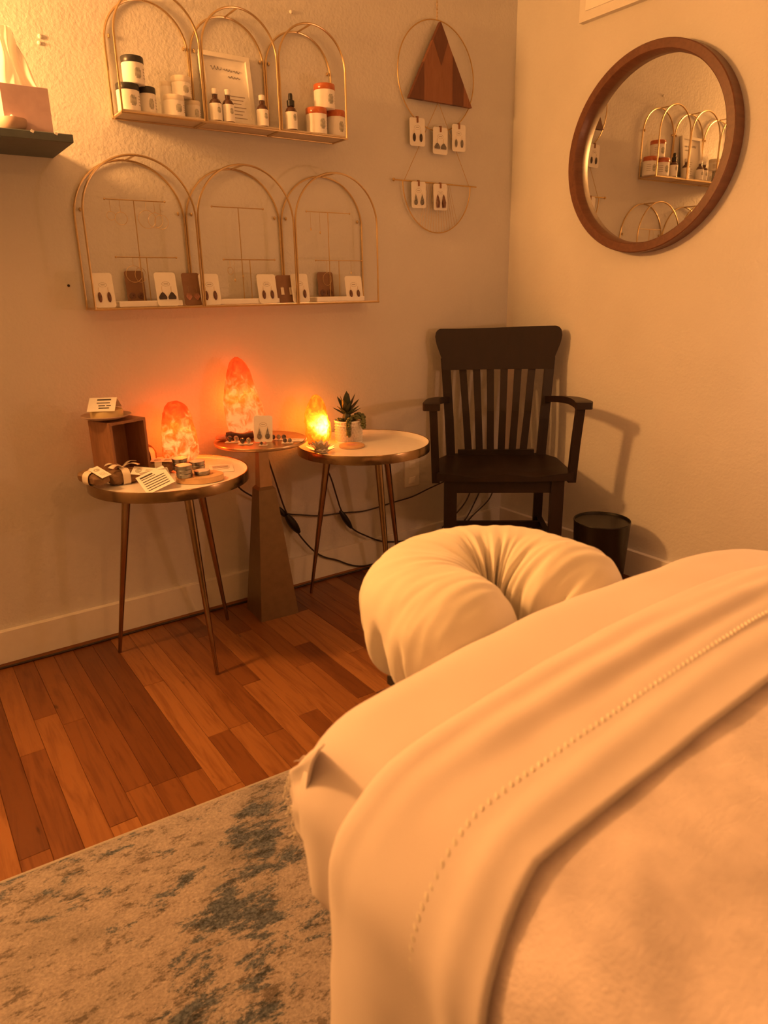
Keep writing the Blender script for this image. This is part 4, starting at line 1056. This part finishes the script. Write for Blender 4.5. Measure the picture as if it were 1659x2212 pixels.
for sx in (-1, 1):
    m = MB(); m.box((sx*.192, -.198, (SZ-.030)/2), (.046, .044, SZ-.036)); m.build('front_leg', 'chair_wood', t, smooth=False)
    m = MB()
    pth = [(sx*.176, .195, 0), (sx*.176, .190, SZ-.05), (sx*.186, .205, .60), (sx*.202, .245, .84)]
    for a, b in zip(pth, pth[1:]):
        vs = []
        for q in (a, b):
            for i, j in ((-1, -1), (1, -1), (1, 1), (-1, 1)): vs.append((q[0]+i*.0175, q[1]+j*.014, q[2]))
        m.add(vs, [(3, 2, 1, 0), (4, 5, 6, 7)]+[(k, (k+1) % 4, 4+(k+1) % 4, 4+k) for k in range(4)])
    m.build('back_post', 'chair_wood', t, smooth=False)
    # arm post in front and the curved arm
    m = MB(); vs = []
    for z_, x_, y_ in ((SZ-.045, .245, -.175), (.55, .250, -.185), (.69, .256, -.205)):
        for i, j in ((-1, -1), (1, -1), (1, 1), (-1, 1)): vs.append((sx*x_+i*.014, y_+j*.022, z_))
    m.add(vs, [(3, 2, 1, 0), (8, 9, 10, 11)]+[(q*4+k, q*4+(k+1) % 4, q*4+4+(k+1) % 4, q*4+4+k) for q in range(2) for k in range(4)])
    m.build('arm_post', 'chair_wood', t, smooth=False)
    m = MB(); cl = smooth_path([(sx*.197, .215, .675), (sx*.225, .10, .688), (sx*.252, -.06, .70), (sx*.262, -.20, .703), (sx*.262, -.245, .700)], 6)
    wd = np.interp(np.linspace(0, 1, len(cl)), [0, .35, .7, .9, 1], [.030, .034, .054, .062, .050]); vs = []
    for q, ww in zip(cl, wd):
        for i, j in ((-1, -1), (1, -1), (1, 1), (-1, 1)): vs.append((q.x+i*ww/2, q.y, q.z+j*.0125))
    nn = len(cl)
    m.add(vs, [(0, 1, 2, 3), tuple(4*(nn-1)+k for k in (3, 2, 1, 0))]+[(q*4+k, q*4+4+k, q*4+4+(k+1) % 4, q*4+(k+1) % 4) for q in range(nn-1) for k in range(4)])
    m.build('arm', 'chair_wood', t, angle=50)
    MB().box((sx*.182, 0, .17), (.022, .36, .03)).build('side_stretcher', 'chair_wood', t, smooth=False)
MB().box((0, -.198, SZ-.058), (.34, .022, .046)).build('front_apron', 'chair_wood', t, smooth=False)
MB().box((0, .19, SZ-.058), (.30, .022, .046)).build('back_apron', 'chair_wood', t, smooth=False)
for sx in (-1, 1): MB().box((sx*.186, 0, SZ-.058), (.02, .35, .046)).build('side_apron', 'chair_wood', t, smooth=False)
MB().box((0, .10, .17), (.35, .022, .026)).build('cross_stretcher', 'chair_wood', t, smooth=False)
MB().box((0, .196, SZ+.008), (.30, .026, .022)).build('lower_back_rail', 'chair_wood', t, smooth=False)
# crest rail: shaped board, slightly bowed
def crest_outline():
    L = [(-.222, .795), (-.224, .84), (-.246, .895), (-.252, .925), (-.248, .945), (-.232, .956), (-.15, .954), (0, .957), (.15, .962), (.228, .962), (.246, .952), (.252, .93), (.247, .895), (.226, .84), (.223, .795)]
    return L
ol = crest_outline(); m = MB(); nn = 26
def cr(i, j):
    u = i/(nn-1); return None
xs = np.linspace(-1, 1, 33); vs = []; zl = []
def zr(x):  # lower and upper limit of the board at x in [-.252,.252]
    lo = .795 if abs(x) < .223 else np.interp(abs(x), [.223, .226, .248, .252], [.795, .84, .90, .925])
    hi = np.interp(x, [-.252, -.249, -.243, -.232, -.15, 0, .15, .23, .243, .249, .252], [.926, .942, .951, .956, .955, .957, .961, .962, .956, .946, .93])
    return lo, hi
xx = sorted(set([-.252, -.2515, -.249, -.246, -.24, -.232, -.2265, -.2235]+list(np.linspace(-.2225, .2225, 21))+[.2235, .2265, .232, .24, .246, .249, .2515, .252]))
rows = []
for x in xx:
    lo, hi = zr(x); bow_ = .02*(1-(x/.25)**2); lean = lambda z_: .235+(z_-.8)*.16+bow_-.006
    x *= .96; rows.append([(x, lean(lo)-.013, lo), (x, lean(hi)-.013, hi), (x, lean(hi)+.011, hi), (x, lean(lo)+.011, lo)])
vs = [p for r_ in rows for p in r_]
m.add(vs, [(0, 1, 2, 3), tuple(4*(len(rows)-1)+k for k in (3, 2, 1, 0))]+[(q*4+k, q*4+4+k, q*4+4+(k+1) % 4, q*4+(k+1) % 4) for q in range(len(rows)-1) for k in range(4)])
m.build('crest_rail', 'chair_wood', t, angle=50)
for k in range(6):
    u = (k-2.5)/2.5; xt = u*.134; xb = u*.108; m = MB(); vs = []
    for (x, y, z_, ww) in ((xb, .197, SZ+.012, .028), (lerp(xb, xt, .5), .212, .63, .0265), (xt, .248, .80, .028)):
        for i, j in ((-1, -1), (1, -1), (1, 1), (-1, 1)): vs.append((x+i*ww/2, y+j*.006, z_))
    m.add(vs, [(3, 2, 1, 0), (8, 9, 10, 11)]+[(q*4+kk, q*4+(kk+1) % 4, q*4+4+(kk+1) % 4, q*4+4+kk) for q in range(2) for kk in range(4)])
    m.build('back_slat', 'chair_wood', t, smooth=False)

# waste bin
t = thing('waste_bin', 'round black waste bin on the floor beside the armchair', 'bin', (-.200, -.742, 0))
MB().lathe([(0, .004), (.086, .004), (.0985, .276)][::-1], n=48, cap=False).build('inner_wall', 'bin_metal', t)
MB().lathe([(.088, 0), (.090, .003), (.103, .278), (.1045, .281), (.1035, .284), (.1005, .283), (.0985, .276)], n=48).build('body', 'bin_metal', t)

# ------------------------------------------------------------------ wall outlet and cords
o0 = WA(872, 991); o1 = WA(904, 1048); cx, cz = (o0.x+o1.x)/2, (o0.z+o1.z)/2; pw, ph = .078, .125
t = thing('wall_outlet', 'white outlet plate low on the wall beside the armchair', 'outlet', (cx, 0, cz))
MB().box((0, -.003, 0), (pw, .006, ph), ch=.002).build('plate', 'white_trim', t, smooth=False)
MB().lathe([(.006, 0), (.006, .004), (0, .005)], n=12).build('screw', 'dark_metal', t).rotation_euler = (PI/2, 0, 0)
for s in (-1, 1): MB().box((0, -.0065, s*.034), (.034, .003, .026)).build('socket_face', 'white_plastic', t, smooth=False)
def cord(label, pts, r=.0032, name='power_cord'):
    P_ = [WA(x, y, d) for x, y, d in pts]; m = MB().tube(smooth_path(P_, 8), r, 8); t = thing(name, label, 'cord', P_[0]); 
    m.v = [tuple(Vector(v)-P_[0]) for v in m.v]; m.build('cable', 'cord', t); return t, P_[0]
def switch(t, org, x0, y0, x1, y1, d, r=.013):
    a = WA(x0, y0, d)-org; b = WA(x1, y1, d)-org; n = 9
    MB().tube([a.lerp(b, k/(n-1)) for k in range(n)], [r*max(.25, math.sin(PI*(.08+.84*k/(n-1)))**.55) for k in range(n)], 14).build('inline_switch', 'rubber_black', t)
t, og = cord('black cord of the tall salt lamp hanging behind the pedestal with an inline switch', [(577, 985, .03), (592, 1030, .03), (610, 1085, .03), (621, 1112, .03), (640, 1145, .03), (655, 1166, .03), (678, 1190, .028), (700, 1203, .028), (728, 1210, .026), (760, 1221, .026), (790, 1222, .026), (830, 1212, .026)])
switch(t, og, 618, 1112, 646, 1150, .03, .0165)
t, og = cord('black cord of the left salt lamp running behind the pedestal along the wall', [(505, 1040, .03), (522, 1058, .03), (545, 1072, .025), (575, 1088, .02), (603, 1100, .022), (622, 1110, .022), (650, 1112, .02), (690, 1114, .02), (740, 1108, .02), (790, 1103, .02), (850, 1085, .02), (890, 1073, .02), (925, 1056, .02), (960, 1040, .02)], .003)
switch(t, og, 600, 1096, 618, 1116, .022, .011)
t, og = cord('black cord of the yellow salt lamp dropping behind the right tray table', [(704, 1008, .03), (716, 1036, .03), (728, 1075, .028), (738, 1104, .028), (760, 1140, .028), (790, 1157, .028), (830, 1170, .028), (880, 1168, .028)])
switch(t, og, 735, 1104, 759, 1140, .028, .0125)
t, og = cord('thin dark cord hanging behind the left of the chair legs', [(1022, 1045, .03), (1005, 1085, .03), (975, 1120, .03), (955, 1140, .03)], .003)
t, og = cord('thin dark cord hanging behind the middle of the chair legs', [(1042, 1045, .03), (1030, 1075, .03), (1008, 1118, .03), (985, 1145, .03)], .003)
t, og = cord('thin dark cord hanging behind the right of the chair legs', [(1068, 1050, .03), (1055, 1080, .03), (1020, 1115, .03), (1000, 1140, .03)], .003)
m = MB(); pts = [(-2.75+.09*k, -.026-.003*math.sin(k*.9), .0042) for k in range(25)]; m.tube(smooth_path(pts, 3), .0036, 8)
tag(m.build('floor_cord', 'cord'), 'long dark cord lying on the floor along the baseboard', 'cord')

# ------------------------------------------------------------------ floating shelf at the left with tissue box
SX1 = -1.798; SD = .250; z0, z1 = 1.490, 1.510
t = thing('floating_shelf', 'dark painted floating shelf on the left carrying a tissue box', 'shelf', (SX1-.60, 0, z0))
MB().box((0, -SD/2, (z1-z0)/2), (1.20, SD, z1-z0), ch=.0015).build('board', 'shelf_paint', t, smooth=False)
for px in (70, 121):  # two small pale blocks on the front edge of the board
    p = WA(px, 286, SD); MB().box((p.x-(SX1-.60), -SD-.001, z1-z0-.002), (.007, .004, .006), rot=Matrix.Rotation(.5, 3, 'Y')).build('edge_block', 'white_plastic', t, smooth=False)
t = thing('tissue_box', 'pink marbled tissue box with a tissue standing up on the dark shelf', 'tissue box', (-1.888, -.150, z1))
MB().box((0, 0, .0545), (.110, .110, .108), ch=.001).build('box', 'tissue_box', t, smooth=False)
def tis(i, j):
    u = i/24*2-1; v = j/24; hgt = .15*v
    wv = .055*(1-.45*v)*(1 if v < .92 else 1)
    x = u*wv*(1.0-.5*v*(u > 0)*.6)-.012*v+.004*math.sin(v*7+u*4); y = .016*math.sin(u*5.5+v*2)*(1-.3*v)+.006*math.sin(u*13)
    z = .104+hgt*(1-.28*abs(u+.15)**1.6)+.004*math.sin(u*9)*v
    return (x, y, z)
ti = MB().grid(tis, 25, 25).build('tissue', 'tissue', t, angle=180)
MB().lathe([(0, .1068), (.034, .1068)], n=24, sy=.35, cap=False).build('opening', 'lid_black', t, smooth=False)
p = WA(35, 283, .132)
t = thing('trinket_bowl', 'small pinkish bowl with white beads in front of the tissue box', 'bowl', (-1.928, -.212, z1))
MB().lathe([(.016, 0), (.026, .004), (.0325, .014), (.0335, .024), (.0325, .0285), (.0315, .024), (.028, .012), (0, .006)], n=36).build('bowl', 'plate_clay', t)
for (x, y, z_) in ((-.004, -.004, .030), (.004, -.008, .029), (.002, .004, .035), (.012, 0, .028), (-.012, .003, .027), (.008, .008, .031)): MB().ball((x, y, z_), .0042, 8, 6).build('bead', 'white_plastic', t)
# the lamp that stands farther along the shelf, beyond the left edge of the photograph
t = thing('shelf_lamp', 'small lit lamp standing farther left on the dark shelf', 'lamp', (-2.60, -.12, z1))
MB().lathe([(.045, 0), (.045, .008), (.012, .014), (.008, .02), (.008, .16), (.02, .165), (.02, .18), (0, .18)], n=28).build('base', 'dark_metal', t)

# ------------------------------------------------------------------ small marks on the wall
def anchor(label, px, py, two=False):
    p = WA(px, py); t = thing('wall_anchor', label, 'wall anchor', (p.x, 0, p.z))
    MB().ball((0, -.002, 0), (.006, .005, .006), 8, 6).build('plug', 'white_trim', t)
    if two: MB().ball((-.004, -.002, -.016), (.006, .005, .005), 8, 6).build('plug', 'white_trim', t)
anchor('pair of pale plugs in the wall above the dark floating shelf', 86, 79, True)
anchor('pale plug in the wall above the right upper arch', 628, 26)
p = WA(148, 617); t = thing('nail', 'tiny dark nail in the wall left of the lower arches', 'nail', (p.x, 0, p.z)); MB().ball((0, -.001, 0), .004, 8, 6).build('head', 'dark_metal', t)
